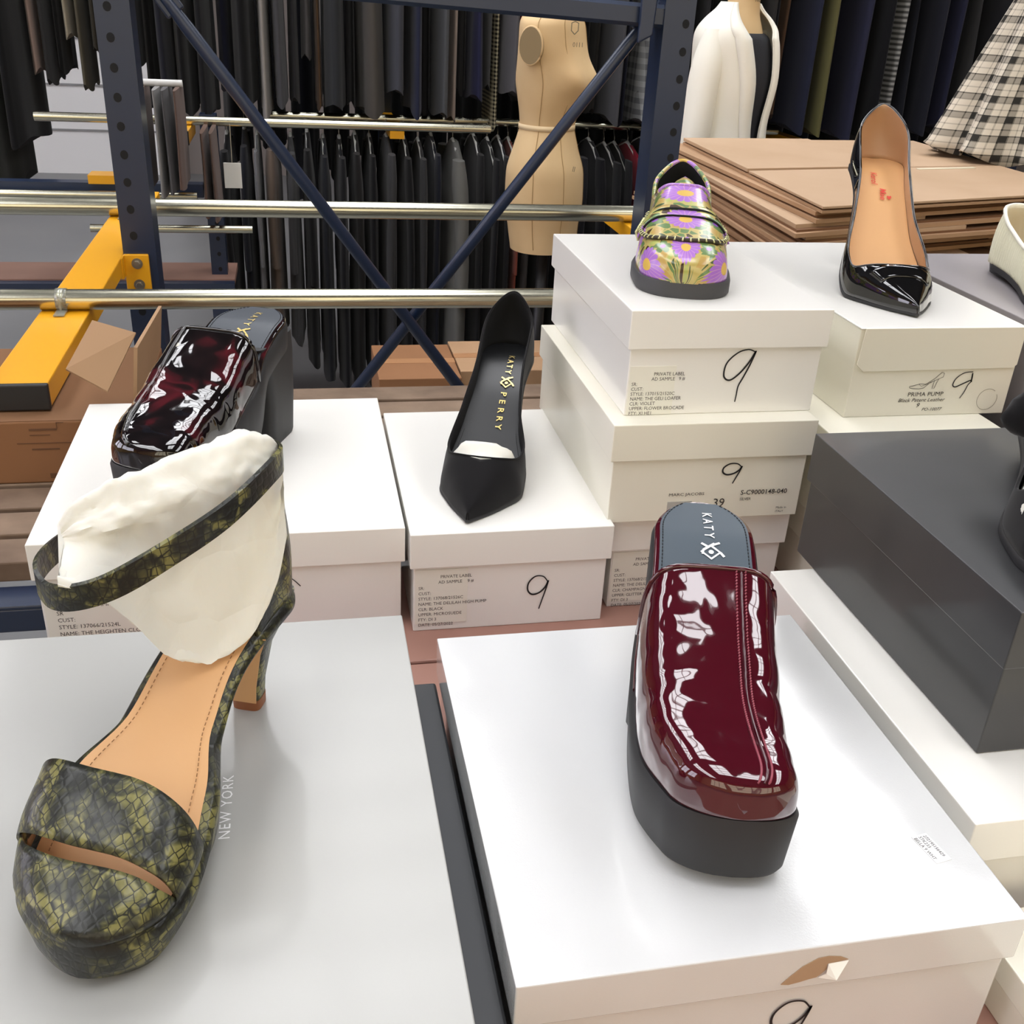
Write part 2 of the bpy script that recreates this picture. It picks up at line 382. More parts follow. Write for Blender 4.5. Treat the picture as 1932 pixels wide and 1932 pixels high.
# C, D, A, B
C_ = shoebox('shoe_box', .3895, .71, .4025, .708, T, T+.105, .033, white_board, 'white box beneath the large black box, right of the gloss box')
D_ = shoebox('shoe_box', .4255, .74, .459, .742, T+.1055, T+.219, .043, black_board, 'large black lidded box on top of the white box at right', inset=.003)
mb = MB()
for p_, q_ in (((-.045, .02), (-.012, .006)), ((-.075, -.045), (-.068, -.049)), ((-.055, -.095), (-.05, -.098))):
    mb.add([(p_[0], p_[1], .1137), (p_[0]+.0004, p_[1]-.0005, .1137), (q_[0], q_[1], .1137)], [(0, 1, 2)])
mb.build('scuff_mark', mat('grey scuff', (150, 150, 150), .6), D_)
A_ = shoebox('shoe_box', -.31, .0665, .312, .675, T, T+.105, .034, pale_board, 'large pale grey boot box under the snakeskin sandal')
mb = MB(); vs, fs = text_geo('NEW YORK', .0092, sx=1.0, spacing=1.15)
mb.add([(.0685-.0-y+.0, x, .10525) for x, y in vs], fs); o = mb.build('foil_text', mat('silver foil print', (244, 244, 244), .4), A_)
o.location = (-.0, -.04, 0)
B_ = shoebox('shoe_box', .0895, .377, .333, .640, T, T+.105, .031, white_gloss, 'large gloss white box with torn front lid, under the burgundy mule', bev=.002)
tb = mat('bare torn card', (176, 146, 118), .8)
bn = -.1535
def fpoly(pts, off): return MB().prism(pts, 0, .0004, Matrix(((1,0,0,0),(0,0,1,bn-off),(0,1,0,0),(0,0,0,1))))
tear = [(.0015, .0795), (.006, .0850), (.012, .0915), (.020, .0965), (.026, .0970), (.033, .0955), (.038, .0925), (.030, .0915), (.026, .091), (.0265, .087), (.0240, .084), (.0215, .0815), (.017, .0808), (.012, .0795), (.006, .0785)]
fpoly(tear, .0005).build('torn_patch', tb, B_)
MB().add([(.0265, bn-.0008, .0915), (.038, bn-.001, .0925), (.030, bn-.006, .0845), (.0225, bn-.0009, .0815), (.0255, bn-.0025, .086)], [(0, 4, 2, 1), (4, 3, 2)]).build('peeled_paper', white_board, B_, solid=.0004)
mb = MB(); on_front(mb, nine(scaled(NINE, .04, .024)), .003, bn+.0033, .020, .0006); mb.build('marker_number', ink, B_)
st = Matrix.Translation((.1175, -.098, .10505)) @ Matrix.Rotation(math.radians(-80), 4, 'Z')
mb = MB(); mb.box((-.011, -.0055, 0), (.011, .0055, .0003), st); o = mb.build('price_sticker', mat('white sticker', (236, 236, 236), .35), B_)
mb = MB()
for k, txt in enumerate(('272195156429', 'STK233', 'BELLA 9 WHT')):
    vs, fs = text_geo(txt, .0032, sx=.9); mb.add([st @ Vector((x-.0095, y+.0018-k*.0034, .0004)) for x, y in vs], fs)
mb.build('sticker_text', print_ink, o)
X_ = shoebox('shoe_box', .392, .70, .105, .385, T, T+.048, .02, cream_board, 'low cream box at the bottom right corner, beside the torn gloss box')
# narrow dark block with a glossy edge, between A and B
gb = mat('dark card', (58, 60, 64), .5); gg = mat('gloss black card', (10, 11, 12), .12, coat=.6)
K_ = empty('narrow_block', (.078, .47, T), 'narrow dark block with a glossy edge between the two front boxes', 'box')
MB().box((-.0105, -.165, 0), (.0105, .165, .068)).build('box_body', gb, K_, bevel=.002)
MB().box((-.0105, -.160, .060), (-.0062, .150, .0705)).build('glossy_edge', gg, K_, bevel=.001)
# grey box far right and its supports
GR = shoebox('shoe_box', .708, 1.02, .84, 1.16, 1.5-.385, 1.5-.27, .0155, taupe_board, 'taupe grey box under the cream knit flat')
DB = shoebox('shoe_box', .7015, 1.02, .80, 1.12, T, 1.5-.3855, .05, black_board, 'black box beneath the taupe box, behind the bowed shoe')
# ================= shoes =================
def pose(name, heel, toe, z, label, cat='shoe', tilt=0):
    d = Vector((toe[0]-heel[0], toe[1]-heel[1])); rz = math.atan2(d.y, d.x)-math.pi/2
    t = empty(name, (heel[0], heel[1], z), label, cat, None, rz); t['L'] = 0; del t['L']
    return t, d.length
class Last:
    """foot form: t runs from the back of the heel (0) to the toe tip (1)"""
    def __init__(s, L, zs, wl, wr, H, cx=((0, 0), (1, 0)), heel_r=.10, toe_r=.18, tp=2.0, hp=2.0, ea=.75, eb=.9, lean=0, back=.0):
        s.L = L; s.zs = curve(zs); s.wl = curve(wl); s.wr = curve(wr); s.H = curve(H); s.cx = curve(cx)
        s.hr, s.tr, s.tp, s.hp, s.ea, s.eb, s.lean, s.back = heel_r, toe_r, tp, hp, ea, eb, lean, back
    def rnd(s, t):
        k = 1
        if t < s.hr: k *= max(0, 1-((s.hr-t)/s.hr)**s.hp)**(1/s.hp)
        if s.tr and t > 1-s.tr: k *= max(0, 1-((t-1+s.tr)/s.tr)**s.tp)**(1/s.tp)
        return k
    def w(s, t, side, k=1, grow=0):
        return ((s.wr if side > 0 else s.wl)(t)*k+grow)*s.rnd(t)
    def ts(s, a, b, N, ends=(1, 1)):
        out = []
        for i in range(N+1):
            u = i/N
            c = (1-math.cos(math.pi*u))/2
            if ends == (1, 0): c = 1-math.cos(math.pi/2*u)
            if ends == (0, 1): c = math.sin(math.pi/2*u)
            if ends == (0, 0): c = u
            out.append(a+(b-a)*(.75*c+.25*u if ends == (1, 1) else .8*c+.2*u))
        return out
    def pt(s, t, side, ph, out=0, dz=0):
        H = s.H(t)*(s.rnd(t)**.45 if t > .5 else 1)
        c, q = max(math.cos(ph), 0), max(math.sin(ph), 0)
        x = s.cx(t)+side*(s.w(t, side, 1, out))*(c**s.ea)
        zr = (H+out*.6)*(q**s.eb)
        bk = s.back*math.sin(min(1, zr/.055)*math.pi)*max(0, 1-t/.15) if s.back else 0
        return (x, t*s.L-bk-s.lean*zr*(1 if t > .25 else max(0, 1-0)), s.zs(t)+dz+zr)
    def upper(s, t0, t1, phi, N=56, Mm=14, out=0, ends=(1, 1), phi0=None, shear=None, bumpf=None):
        """two mirrored sheets meeting on the centre line where phi reaches 90 degrees"""
        mb = MB(); TS = s.ts(t0, t1, N, ends)
        for side in (1, -1):
            rows = []
            for t in TS:
                pm = phi(t, side); p0 = phi0(t, side) if phi0 else 0
                row = []
                for j in range(Mm+1):
                    ph = p0+(pm-p0)*j/Mm; p = Vector(s.pt(t, side, ph, out))
                    if shear: p.y += shear(t, side, ph)
                    if bumpf: p += Vector(bumpf(t, side, ph))
                    row.append(p)
                rows.append(row)
            mb.loft(rows, closed=False, caps=False)
        return mb
    def slab(s, t0, t1, top, bot, k=1, grow=0, N=60, bev=.0, botk=None, ends=(1, 1)):
        """closed body between a top and a bottom height function, following the outline"""
        mb = MB(); rings = []
        for t in s.ts(t0, t1, N, ends):
            zt, zb = top(t), bot(t); y = t*s.L; c = s.cx(t); kb = botk(t) if botk else 1
            wr, wl = max(s.w(t, 1, k, grow), 1e-5), max(s.w(t, -1, k, grow), 1e-5)
            b = min(bev, (zt-zb)*.45); q = 1-min(1, b*1.2/max(wr, .004))*.6
            rings.append([(c-wl*q, y, zt), (c, y, zt), (c+wr*q, y, zt), (c+wr, y, zt-b), (c+wr*(1+kb)/2, y, (zt+zb)/2), (c+wr*kb, y, zb+b), (c+wr*q*kb, y, zb), (c, y, zb), (c-wl*q*kb, y, zb), (c-wl*kb, y, zb+b), (c-wl*(1+kb)/2, y, (zt+zb)/2), (c-wl, y, zt-b)])
        return mb.loft(rings)
    def sheet(s, t0, t1, k=1, grow=0, dz=0, N=50, M_=8, cup=0, ends=(1, 1)):
        mb = MB(); rows = []
        for t in s.ts(t0, t1, N, ends):
            wl, wr = s.w(t, -1, k, grow), s.w(t, 1, k, grow)
            rows.append([(s.cx(t)+(wr if u > 0 else wl)*u, t*s.L, s.zs(t)+dz+cup*u*u) for u in [2*j/M_-1 for j in range(M_+1)]])
        return mb.loft(rows, closed=False, caps=False)
    def surf_text(s, mb, geo, t0, x0, dz, ang=0):
        """2D text laid on the insole reading along the shoe: text x -> along y"""
        vs, fs = geo; out = []
        for x, y in vs:
            yy = t0*s.L+x; t = yy/s.L
            out.append((s.cx(t)+x0-y, yy, s.zs(t)+dz))
        mb.add(out, fs)
    def stitch(s, parent, m, k, t0, t1, dz, r=.00035, n=60):
        for side in (1, -1):
            mb = MB()
            for i in range(n):
                a = t0+(t1-t0)*i/n; b = a+(t1-t0)/n*.55
                pts = [(s.cx(t)+side*s.w(t, side, k), t*s.L, s.zs(t)+dz) for t in (a, b)]
                mb.tube(pts, r, 5)
            mb.build('insole_stitching', m, parent)
def throat(tv, ta, hT, last, pw=.5):
    """opening edge: below ta the wall stops at height hT, then it climbs to the centre line at tv"""
    def base(t):
        r = min(1, hT(t)/max(last.H(t), 1e-4)); return math.asin(min(1, r**(1/last.eb)))
    def f(t, side):
        if t >= tv: return math.pi/2
        if t <= ta: return base(t)
        u = (t-ta)/(tv-ta); b = base(t)
        return b+(math.pi/2-b)*(1-(1-u**2.2)**pw)
    return f
def logo_geo(size):
    """diamond eye mark with two crossing arms"""
    out = []
    def seg(pts, wd): out.append(stroke_geo([(x*size, y*size) for x, y in pts], wd*size))
    seg([(.18, .02), (.5, .36), (.82, .02), (.5, -.34), (.18, .02)], .1)
    seg([(.06, .16), (.30, -.14), (.42, -.28)], .1); seg([(.42, -.28), (.62, -.30)], .09)
    seg([(.5, .36), (.70, .50)], .1); seg([(.18, .02), (.02, .36)], .1)
    seg([(.08, -.34), (.24, -.10)], .1)
    dot = [(size*(.5+.1*math.cos(q*.52)), size*(.02+.1*math.sin(q*.52))) for q in range(12)]
    out.append((dot, [tuple(range(12))]))
    return out
def katy(last, t0, size, m, parent, dz, perry=True, x0=0):
    mb = MB()
    for k, ch in enumerate('KATY'): last.surf_text(mb, text_geo(ch, size, bold=size*.012), t0+k*size*.92/last.L, x0, dz)
    t1 = t0+4*size*.92/last.L+.004
    for g in logo_geo(size*1.9): last.surf_text(mb, ([(x, y+size*.35) for x, y in g[0]], g[1]), t1, x0, dz)
    if perry:
        t2 = t1+size*2.2/last.L
        for k, ch in enumerate('PERRY'): last.surf_text(mb, text_geo(ch, size, bold=size*.012), t2+k*size*.92/last.L, x0, dz)
    return mb.build('foil_logo', m, parent)
def heel_loft(secs, n=24, p=2.4, flat=.0):
    rings = []
    for (x, y, z, rx, ryf, ryb) in secs:
        r = []
        for k in range(n):
            q = 2*math.pi*k/n; c, s_ = math.cos(q), math.sin(q)
            cx = abs(c)**(2/p)*(1 if c >= 0 else -1); sy = abs(s_)**(2/p)*(1 if s_ >= 0 else -1)
            r.append((x+rx*cx, y+(ryf if sy > 0 else ryb)*sy, z))
        rings.append(r)
    return MB().loft(rings)
def paper_blob(rings_spec, seed, n=40, amp=.004, tw=0):
    rnd = random.Random(seed); rings = []
    from mathutils import noise
    for i, (c, rx, ry, tilt) in enumerate(rings_spec):
        r = []
        for k in range(n):
            q = 2*math.pi*k/n
            v = Vector((rx*math.cos(q), ry*math.sin(q), 0)); v = Matrix.Rotation(tilt[0], 3, 'X') @ v; v = Matrix.Rotation(tilt[1], 3, 'Y') @ v
            p = Vector(c)+v; a = noise.noise(p*22+Vector((seed, 0, 0)))+.6*abs(noise.noise(p*60+Vector((0, seed, 0))))
            d = v.normalized() if v.length > 1e-6 else Vector((0, 0, 1))
            r.append(p+d*a*amp)
        rings.append(r)
    return MB().loft(rings)
def crumple(mb, seed, amp, sc):
    from mathutils import noise
    out = []
    for v in mb.v:
        p = Vector(v)*sc; out.append((v[0]+amp*noise.noise(p+Vector((seed, 0, 0))), v[1]+amp*noise.noise(p+Vector((0, seed, 3))), v[2]+amp*noise.noise(p+Vector((7, 0, seed)))))
    mb.v = out; return mb
def paper_mat():
    if 'tissue' in MATS: return MATS['tissue']
    m = mat('tissue', (226, 224, 214), .6); t = NT(m); v = t.co()
    f = t.noise(v, 38, 3, .5, .6); n = t.node('ShaderNodeTexVoronoi'); n.feature = 'DISTANCE_TO_EDGE'; n.inputs['Scale'].default_value = 34
    t.link(v, n.inputs['Vector'])
    h = t.M('ADD', t.M('MULTIPLY', f, .6), t.M('MULTIPLY', t.M('MINIMUM', n.outputs['Distance'], .12), 1.2)); t.bump(h, .30, .006)
    t.b.inputs['Subsurface Weight'].default_value = .25; t.b.inputs['Subsurface Radius'].default_value = (.01, .008, .006)
    return m
tissue = paper_mat()
def patent(name, c, warp=.0022, sc=26, rough=.06, spec=.6):
    if name in MATS: return MATS[name]
    m = mat(name, c, rough, coat=1, coatr=.02, spec=spec); t = NT(m); v = t.co()
    f = t.noise(v, sc, 2, .4, .5); n = t.node('ShaderNodeBump'); t.link(f, n.inputs['Height']); n.inputs['Strength'].default_value = .55; n.inputs['Distance'].default_value = warp
    t.link(n.outputs[0], t.b.inputs['Normal']); t.link(n.outputs[0], t.b.inputs['Coat Normal'])
    return m
def snake():
    m = mat('green snakeskin print', (60, 62, 44), .36, coat=.15, coatr=.12, spec=.35); t = NT(m)
    v = t.co(scale=(1, 1, 1)); nz = t.noise(v, 36, 2, .5, .5); nz2 = t.noise(v, 90, 2)
    vo = t.node('ShaderNodeTexVoronoi'); vo.inputs['Scale'].default_value = 235; vo.inputs['Randomness'].default_value = .35; mp = t.co(scale=(1, .8, .8), rot=(.3, .2, .7)); t.link(mp, vo.inputs['Vector'])
    ve = t.node('ShaderNodeTexVoronoi'); ve.feature = 'DISTANCE_TO_EDGE'; ve.inputs['Scale'].default_value = 235; ve.inputs['Randomness'].default_value = .35; t.link(mp, ve.inputs['Vector'])
    # per-scale blotch: sample noise at the cell position
    s1 = t.node('ShaderNodeTexNoise'); s1.inputs['Scale'].default_value = 44; s1.inputs['Detail'].default_value = 2; t.link(vo.outputs['Position'], s1.inputs['Vector'])
    s1.inputs['Scale'].default_value = .23*1
    base = t.ramp(t.noise(v, 52, 3, .65, .8), [(.42, srgb((32, 33, 29))), (.48, srgb((50, 51, 38))), (.54, srgb((76, 75, 48))), (.60, srgb((122, 118, 70)))])
    edge = t.ramp(ve.outputs['Distance'], [(.02, (0, 0, 0)), (.08, (1, 1, 1))])
    c = t.mix(edge, srgb((30, 31, 26)), base); t.color(c)
    t.bump(t.M('MINIMUM', ve.outputs['Distance'], .25), .6, .0009)
    return m
snake_m = snake()
def floral():
    m = mat('floral brocade', (200, 180, 110), .28, coat=.5, coatr=.1); t = NT(m)
    tc = t.node('ShaderNodeTexCoord'); sep = t.node('ShaderNodeSeparateXYZ'); t.link(tc.outputs['UV'], sep.inputs[0])
    def flower(u, v, cu, cv, cell, n, r0, amp, seedoff=0):
        # lattice of flowers: local polar coordinates in each cell
        fu = t.M('SUBTRACT', t.M('PINGPONG', t.M('ADD', u, cu), cell), 0) if False else t.M('SUBTRACT', t.M('WRAP', t.M('ADD', u, cu), cell, -cell), 0)
        fv = t.M('WRAP', t.M('ADD', v, cv), cell, -cell)
        r = t.M('SQRT', t.M('ADD', t.M('MULTIPLY', fu, fu), t.M('MULTIPLY', fv, fv)))
        a = t.M('ARCTAN2', fv, fu)
        pet = t.M('ABSOLUTE', t.M('SINE', t.M('MULTIPLY', a, n/2)))
        R = t.M('ADD', t.M('MULTIPLY', t.M('POWER', pet, .5), amp), r0)
        return r, R, pet
    U, V = sep.outputs[0], sep.outputs[1]
    gold, purp, purp2, green, dgreen, lime, brown = [srgb(c) for c in ((186, 154, 84), (164, 110, 198), (138, 84, 178), (98, 128, 74), (68, 86, 46), (172, 178, 96), (66, 48, 26))]
    vo = t.node('ShaderNodeTexVoronoi'); vo.inputs['Scale'].default_value = 1.15; t.link(tc.outputs['UV'], vo.inputs['Vector'])
    ve = t.node('ShaderNodeTexVoronoi'); ve.feature = 'DISTANCE_TO_EDGE'; ve.inputs['Scale'].default_value = 1.15; t.link(tc.outputs['UV'], ve.inputs['Vector'])
    sc = t.node('ShaderNodeSeparateColor'); t.link(vo.outputs['Color'], sc.inputs[0])
    cellc = t.ramp(sc.outputs[0], [(0, gold), (.12, green), (.45, dgreen), (.6, lime), (.78, brown), (.9, green)], 'CONSTANT')
    bgm = t.M('GREATER_THAN', ve.outputs['Distance'], .09)
    c = t.mix(bgm, lime if False else srgb((190, 172, 102)), cellc)
    # small flowers
    r, R, pet = flower(U, V, 2.6, 0.2, 2.6, 5, .45, .5)
    c = t.mix(t.M('LESS_THAN', r, R), c, green); c = t.mix(t.M('LESS_THAN', r, .28), c, purp2)
    # large flowers
    r, R, pet = flower(U, V, 0, 0, 2.6, 17, 1.35, .42)
    inside = t.M('LESS_THAN', r, R)
    pc = t.mix(t.M('GREATER_THAN', pet, .25), srgb((198, 150, 190)), purp)
    c = t.mix(inside, c, pc); c = t.mix(t.M('LESS_THAN', r, .60), c, srgb((214, 178, 84)))
    t.color(c)
    f = t.noise(t.co(), 500, 2); t.bump(f, .12, .0006)
    return m
floral_m = floral()
def set_uv(o, fu):
    me = o.data; uv = me.uv_layers.new(name='uv')
    for lp in me.loops: uv.data[lp.index].uv = fu(me.vertices[lp.vertex_index].co)
suede = mat('black suede', (19, 18, 20), .95, sheen=.12, spec=.15)
black_lea = mat('black leather lining', (26, 27, 29), .38)
lining_blk = mat('black textile lining', (13, 13, 14), .9)
gold_foil = mat('gold foil', (222, 196, 120), .3, .6)
white_foil = mat('white foil print', (236, 236, 236), .5)
tan_lea = mat('tan leather', (212, 164, 112), .42, bump=(700, .05, .0005))
tan_lin = mat('beige leather lining', (190, 152, 116), .45)
sole_blk = mat('matt black sole', (38, 38, 40), .55)
sole_dark = mat('charcoal rubber sole', (62, 62, 64), .6)
bur = patent('burgundy patent leather', (70, 9, 24), .0035, 26)
blk_pat = patent('black patent leather', (10, 10, 12), .0012, 14)
slate = mat('slate insole leather', (66, 78, 88), .42)
def tort():
    m = mat('tortoiseshell patent', (40, 20, 22), .05, coat=1, coatr=.02); t = NT(m); v = t.co()
    c = t.ramp(t.noise(v, 24, 2, .5, .7), [(.42, srgb((14, 10, 12))), (.55, srgb((26, 16, 18))), (.66, srgb((78, 22, 30))), (.74, srgb((30, 16, 18)))]); t.color(c)
    f = t.noise(v, 22, 2, .4, .6); n = t.node('ShaderNodeBump'); t.link(f, n.inputs['Height']); n.inputs['Strength'].default_value = .7; n.inputs['Distance'].default_value = .006
    t.link(n.outputs[0], t.b.inputs['Normal']); t.link(n.outputs[0], t.b.inputs['Coat Normal'])
    return m
tort_m = tort()
BT = T+.105  # top of the ordinary boxes

# ---- pumps ----
def pump(name, heel, toe, z, label, hh, m_out, m_in, m_insole, hT, tv, ta, pw, m_heel, m_sole, apexH=.052, wk=1, heel_tip=.005, text=None, waist=1, throat_pw=.5, cxm=-.002):
    t, L = pose(name, heel, toe, z, label)
    la = Last(L, [(0, hh), (.14, hh*.955), (.3, hh*.79), (.5, hh*.42), (.64, hh*.15+.001), (.75, .0035), (.9, .0028), (1, .004)],
              [(0, .027*wk), (.1, .029*wk), (.3, .0255*wk), (.48, .029*wk), (.66, .0405*wk), (.74, .0405*wk), (.85, .0275*wk), (.93, .0140*wk), (.975, .0055), (1, .0012)],
              [(0, .027*wk), (.1, .029*wk), (.3, .027*wk), (.48, .033*wk), (.66, .0425*wk), (.74, .0415*wk), (.85, .0280*wk), (.93, .0142*wk), (.975, .0055), (1, .0012)],
              [(0, .0605), (.08, .060), (.3, .060), (.5, .056), (.65, .049), (.74, .043), (.85, .030), (.94, .0175), (1, .008)], heel_r=.13, toe_r=0, ea=.62, eb=.95, back=.006, cx=((0, 0), (.4, max(0, cxm*.7)), (.68, cxm), (.85, cxm*.6), (1, 0)))
    f = throat(tv, ta, hT, la, throat_pw)
    up = la.upper(0, 1, f, N=80, Mm=16); o = up.build('upper', [m_out, m_in], t, True, merge=1e-5, solid=.0016)
    mb = la.sheet(.01, min(1, tv+.12), k=.93, dz=.0012, cup=.0008); ins = mb.build('insole', m_insole, t, True)
    zb = curve([(0, hh-.006), (.14, hh*.955-.006), (.3, hh*.79-.004), (.5, hh*.42-.004), (.64, hh*.15-.0022), (.74, .0004), (.9, .0002), (1, .0018)])
    la.slab(0, 1, lambda q: la.zs(q)+.0006, zb, k=1.0, grow=.0006, bev=.001).build('outsole', m_sole, t, True, auto=50)
    s = [(0, .030, hh-.004, .0265, .030, .0285), (0, .028, hh-.018, .024, .024, .024), (0, .0235, hh*.66, .0145, .012, .015), (0, .0205, hh*.35, .009, .0075, .0085), (0, .019, .006, .0065, .0058, .006)]
    h_ = heel_loft(s, p=2.2); h_.v = [(x, y, min(z, la.zs(max(0, y)/L)-.003)) for x, y, z in h_.v]; h_.build('heel', m_heel, t, True)
    heel_loft([(0, .019, .0062, .0066, .0059, .0061), (0, .019, 0, .0064, .0056, .006)]).build('heel_tip', sole_blk, t, True, auto=40)
    # fine edge binding along the opening
    for side in (1, -1): pass
    pts = []
    for side in (1, -1):
        r = [Vector(la.pt(q, side, f(q, side), .0003)) for q in la.ts(0, tv, 60)]
        pts += r if side == 1 else r[::-1]
    MB().tube(pts, .0008, 6, caps=False, wrap=False).build('edge_binding', m_out, t, True)
    return t, la, ins
hT1 = curve([(0, .058), (.02, .056), (.07, .046), (.15, .034), (.3, .025), (.45, .023), (.6, .024), (1, .03)])
t1, la1, ins1 = pump('pointed_pump', (.224, 1.060), (.140, .8185), BT, 'black suede pointed stiletto pump stuffed with tissue, on a white box', .092, suede, lining_blk, black_lea, hT1, .775, .60, .5, suede, sole_blk, wk=.98)
katy(la1, .14, .0088, gold_foil, t1, .0028, x0=-.003)
mb = la1.upper(.70, .84, lambda q, s_: math.pi/2, N=14, Mm=10, out=-.0045, ends=(0, 0)); crumple(mb, 3, .0022, 90)
mb.build('tissue_stuffing', tissue, t1, True, merge=1e-5, solid=.004)
la1.stitch(t1, mat('dark thread', (50, 52, 54), .7), .84, .5, .72, .0022, n=30)

hT2 = curve([(0, .0585), (.02, .057), (.07, .048), (.15, .036), (.3, .026), (.45, .024), (.6, .025), (1, .03)])
PT = PZ1+.0018
t2, la2, ins2 = pump('pointed_pump', (.646, 1.121), (.588, .881), PT, 'black patent pointed stiletto pump with tan insole, on the flap-front box', .114, blk_pat, tan_lin, tan_lea, hT2, .80, .70, .34, blk_pat, sole_blk, wk=1.06, cxm=.012)
mb = MB()
g1 = text_geo('Kerol', .0098, bold=.0001, shear=.3, sx=.8); g2 = text_geo('Mee', .0098, bold=.0001, shear=.3, sx=.8)
la2.surf_text(mb, g1, .20, .010, .0030); la2.surf_text(mb, g2, .295, .0015, .0030)
hp = [(.0025*(16*math.sin(q)**3)/16, .0025*(13*math.cos(q)-5*math.cos(2*q)-2*math.cos(3*q)-math.cos(4*q))/16) for q in [k*.314 for k in range(20)]]
la2.surf_text(mb, ([(-y, x) for x, y in hp], [tuple(range(20))]), .34, -.008, .0030)
mb.build('script_logo', mat('red foil', (206, 60, 44), .5), t2)
# squared plate across the vamp
mb = MB(); rows = []
for k in range(7):
    q = .805+.058*k/6; rows.append([Vector(la2.pt(q, sd, math.radians(a), .0022)) for sd, a in [(1, 46), (1, 58), (1, 70), (1, 80), (1, 90), (-1, 80), (-1, 70), (-1, 58), (-1, 46)]])
mb.loft(rows, closed=False, caps=False); mb.build('vamp_plate', blk_pat, t2, True, solid=.0016)

# ---- cream knit flat on the taupe box (cropped at the frame edge) ----
GT = 1.5-.27
tf, Lf = pose('ballet_flat', (.822, 1.085), (.767, .845), GT, 'cream ribbed knit flat on the taupe box at the right edge')
knit = mat('cream ribbed knit', (232, 228, 200), .85); tt_ = NT(knit); vv = tt_.co(); wv = tt_.node('ShaderNodeTexWave'); wv.inputs['Scale'].default_value = 60; wv.bands_direction = 'Y'; tt_.link(vv, wv.inputs['Vector']); tt_.bump(wv.outputs['Fac'], .5, .0015)
laf = Last(Lf, [(0, .014), (.5, .010), (.75, .006), (1, .008)], [(0, .028), (.1, .031), (.3, .029), (.5, .032), (.7, .043), (.85, .036), (1, .018)], [(0, .028), (.1, .031), (.3, .029), (.5, .034), (.7, .043), (.85, .034), (1, .016)],
           [(0, .08), (.3, .07), (.6, .055), (.75, .045), (.9, .030), (1, .018)], heel_r=.14, toe_r=.1, ea=.55, back=.006)
hTf = curve([(0, .060), (.08, .058), (.2, .046), (.4, .036), (.6, .034), (1, .03)])
ff = throat(.74, .55, hTf, laf, .5)
laf.upper(0, 1, ff, N=60).build('upper', [knit, mat('cream lining', (214, 206, 180), .7)], tf, True, merge=1e-5, solid=.0025)
pts = []
for sd in (1, -1):
    r_ = [Vector(laf.pt(q, sd, ff(q, sd), .0004)) for q in laf.ts(0, .74, 50)]; pts += r_ if sd == 1 else r_[::-1]
MB().tube(pts, .0022, 8, caps=False).build('edge_binding', mat('ivory binding', (240, 238, 224), .6), tf, True)
laf.sheet(.01, .85, k=.92, dz=.002).build('insole', tan_lin, tf, True)
laf.slab(.16, 1, lambda q: laf.zs(q)+.0005, lambda q: max(.0002, laf.zs(q)-.0055), k=1, grow=.0005).build('outsole', sole_blk, tf, True, auto=50)
heel_loft([(0, .026, .0145, .026, .022, .024), (0, .026, 0, .023, .018, .022)]).build('heel', sole_dark, tf, True, auto=40)
for (q0, q1) in ((.12, .62),): pass

# ---- black pump with bow on the big black box (cropped) ----
DTp = T+.219
t5, L5 = pose('bow_pump', (.613, .690), (.470, .462), DTp, 'black suede shoe with bow and tissue on the big black box')
la5 = Last(L5, [(0, .030), (.2, .027), (.5, .014), (.7, .006), (1, .008)], [(0, .028), (.1, .030), (.3, .027), (.5, .033), (.68, .043), (.85, .036), (1, .014)], [(0, .028), (.1, .030), (.3, .029), (.5, .036), (.68, .045), (.85, .037), (1, .014)],
           [(0, .085), (.3, .075), (.5, .06), (.7, .048), (.85, .036), (1, .018)], heel_r=.14, toe_r=.14, ea=.55, back=.005)
hT5 = curve([(0, .055), (.05, .050), (.15, .038), (.3, .029), (.45, .025), (.6, .024), (1, .03)]); f5 = throat(.76, .62, hT5, la5, .5)
la5.upper(0, 1, f5, N=60).build('upper', [suede, lining_blk], t5, True, merge=1e-5, solid=.002)
la5.sheet(.01, .85, k=.92, dz=.002).build('insole', black_lea, t5, True)
la5.slab(.0, 1, lambda q: la5.zs(q)+.0005, lambda q: max(.0, la5.zs(q)-.008), grow=.001, bev=.001).build('outsole', sole_blk, t5, True, auto=50)
heel_loft([(0, .028, .026, .027, .022, .026), (0, .026, 0, .02, .016, .018)]).build('heel', suede, t5, True, auto=40)
mb = la5.upper(.28, .78, lambda q, s_: math.pi/2, N=20, Mm=12, out=-.004, ends=(0, 0)); crumple(mb, 9, .006, 45); mb.build('tissue_stuffing', tissue, t5, True, merge=1e-5)
bow = empty('bow', (.022, .108, .060)); bow.parent = t5
for sx in (1, -1):
    rings = []
    for k in range(9):
        u = k/8; wd = .004+.013*math.sin(math.pi*min(1, u*1.05))**.6; x = sx*(.003+.030*u)
        rings.append([(x, wd*math.cos(q)*.8, wd*math.sin(q)*1.1+.004*math.sin(u*3)) for q in [j*math.pi/6 for j in range(12)]])
    crumple(MB().loft(rings), 4, .003, 90).build('bow_loop', suede, bow, True)
MB().tube([(-.004, 0, 0), (.004, 0, 0)], .007, 12).build('bow_knot', suede, bow, True)
strap = smooth_path([(-.031, .103, .034), (-.027, .106, .054), (0, .108, .064), (.027, .106, .054), (.031, .103, .034)], 6)
MB().tube(strap, .006, 8, flat=.3, up=(0, 1, 0)).build('ankle_strap', suede, t5, True)

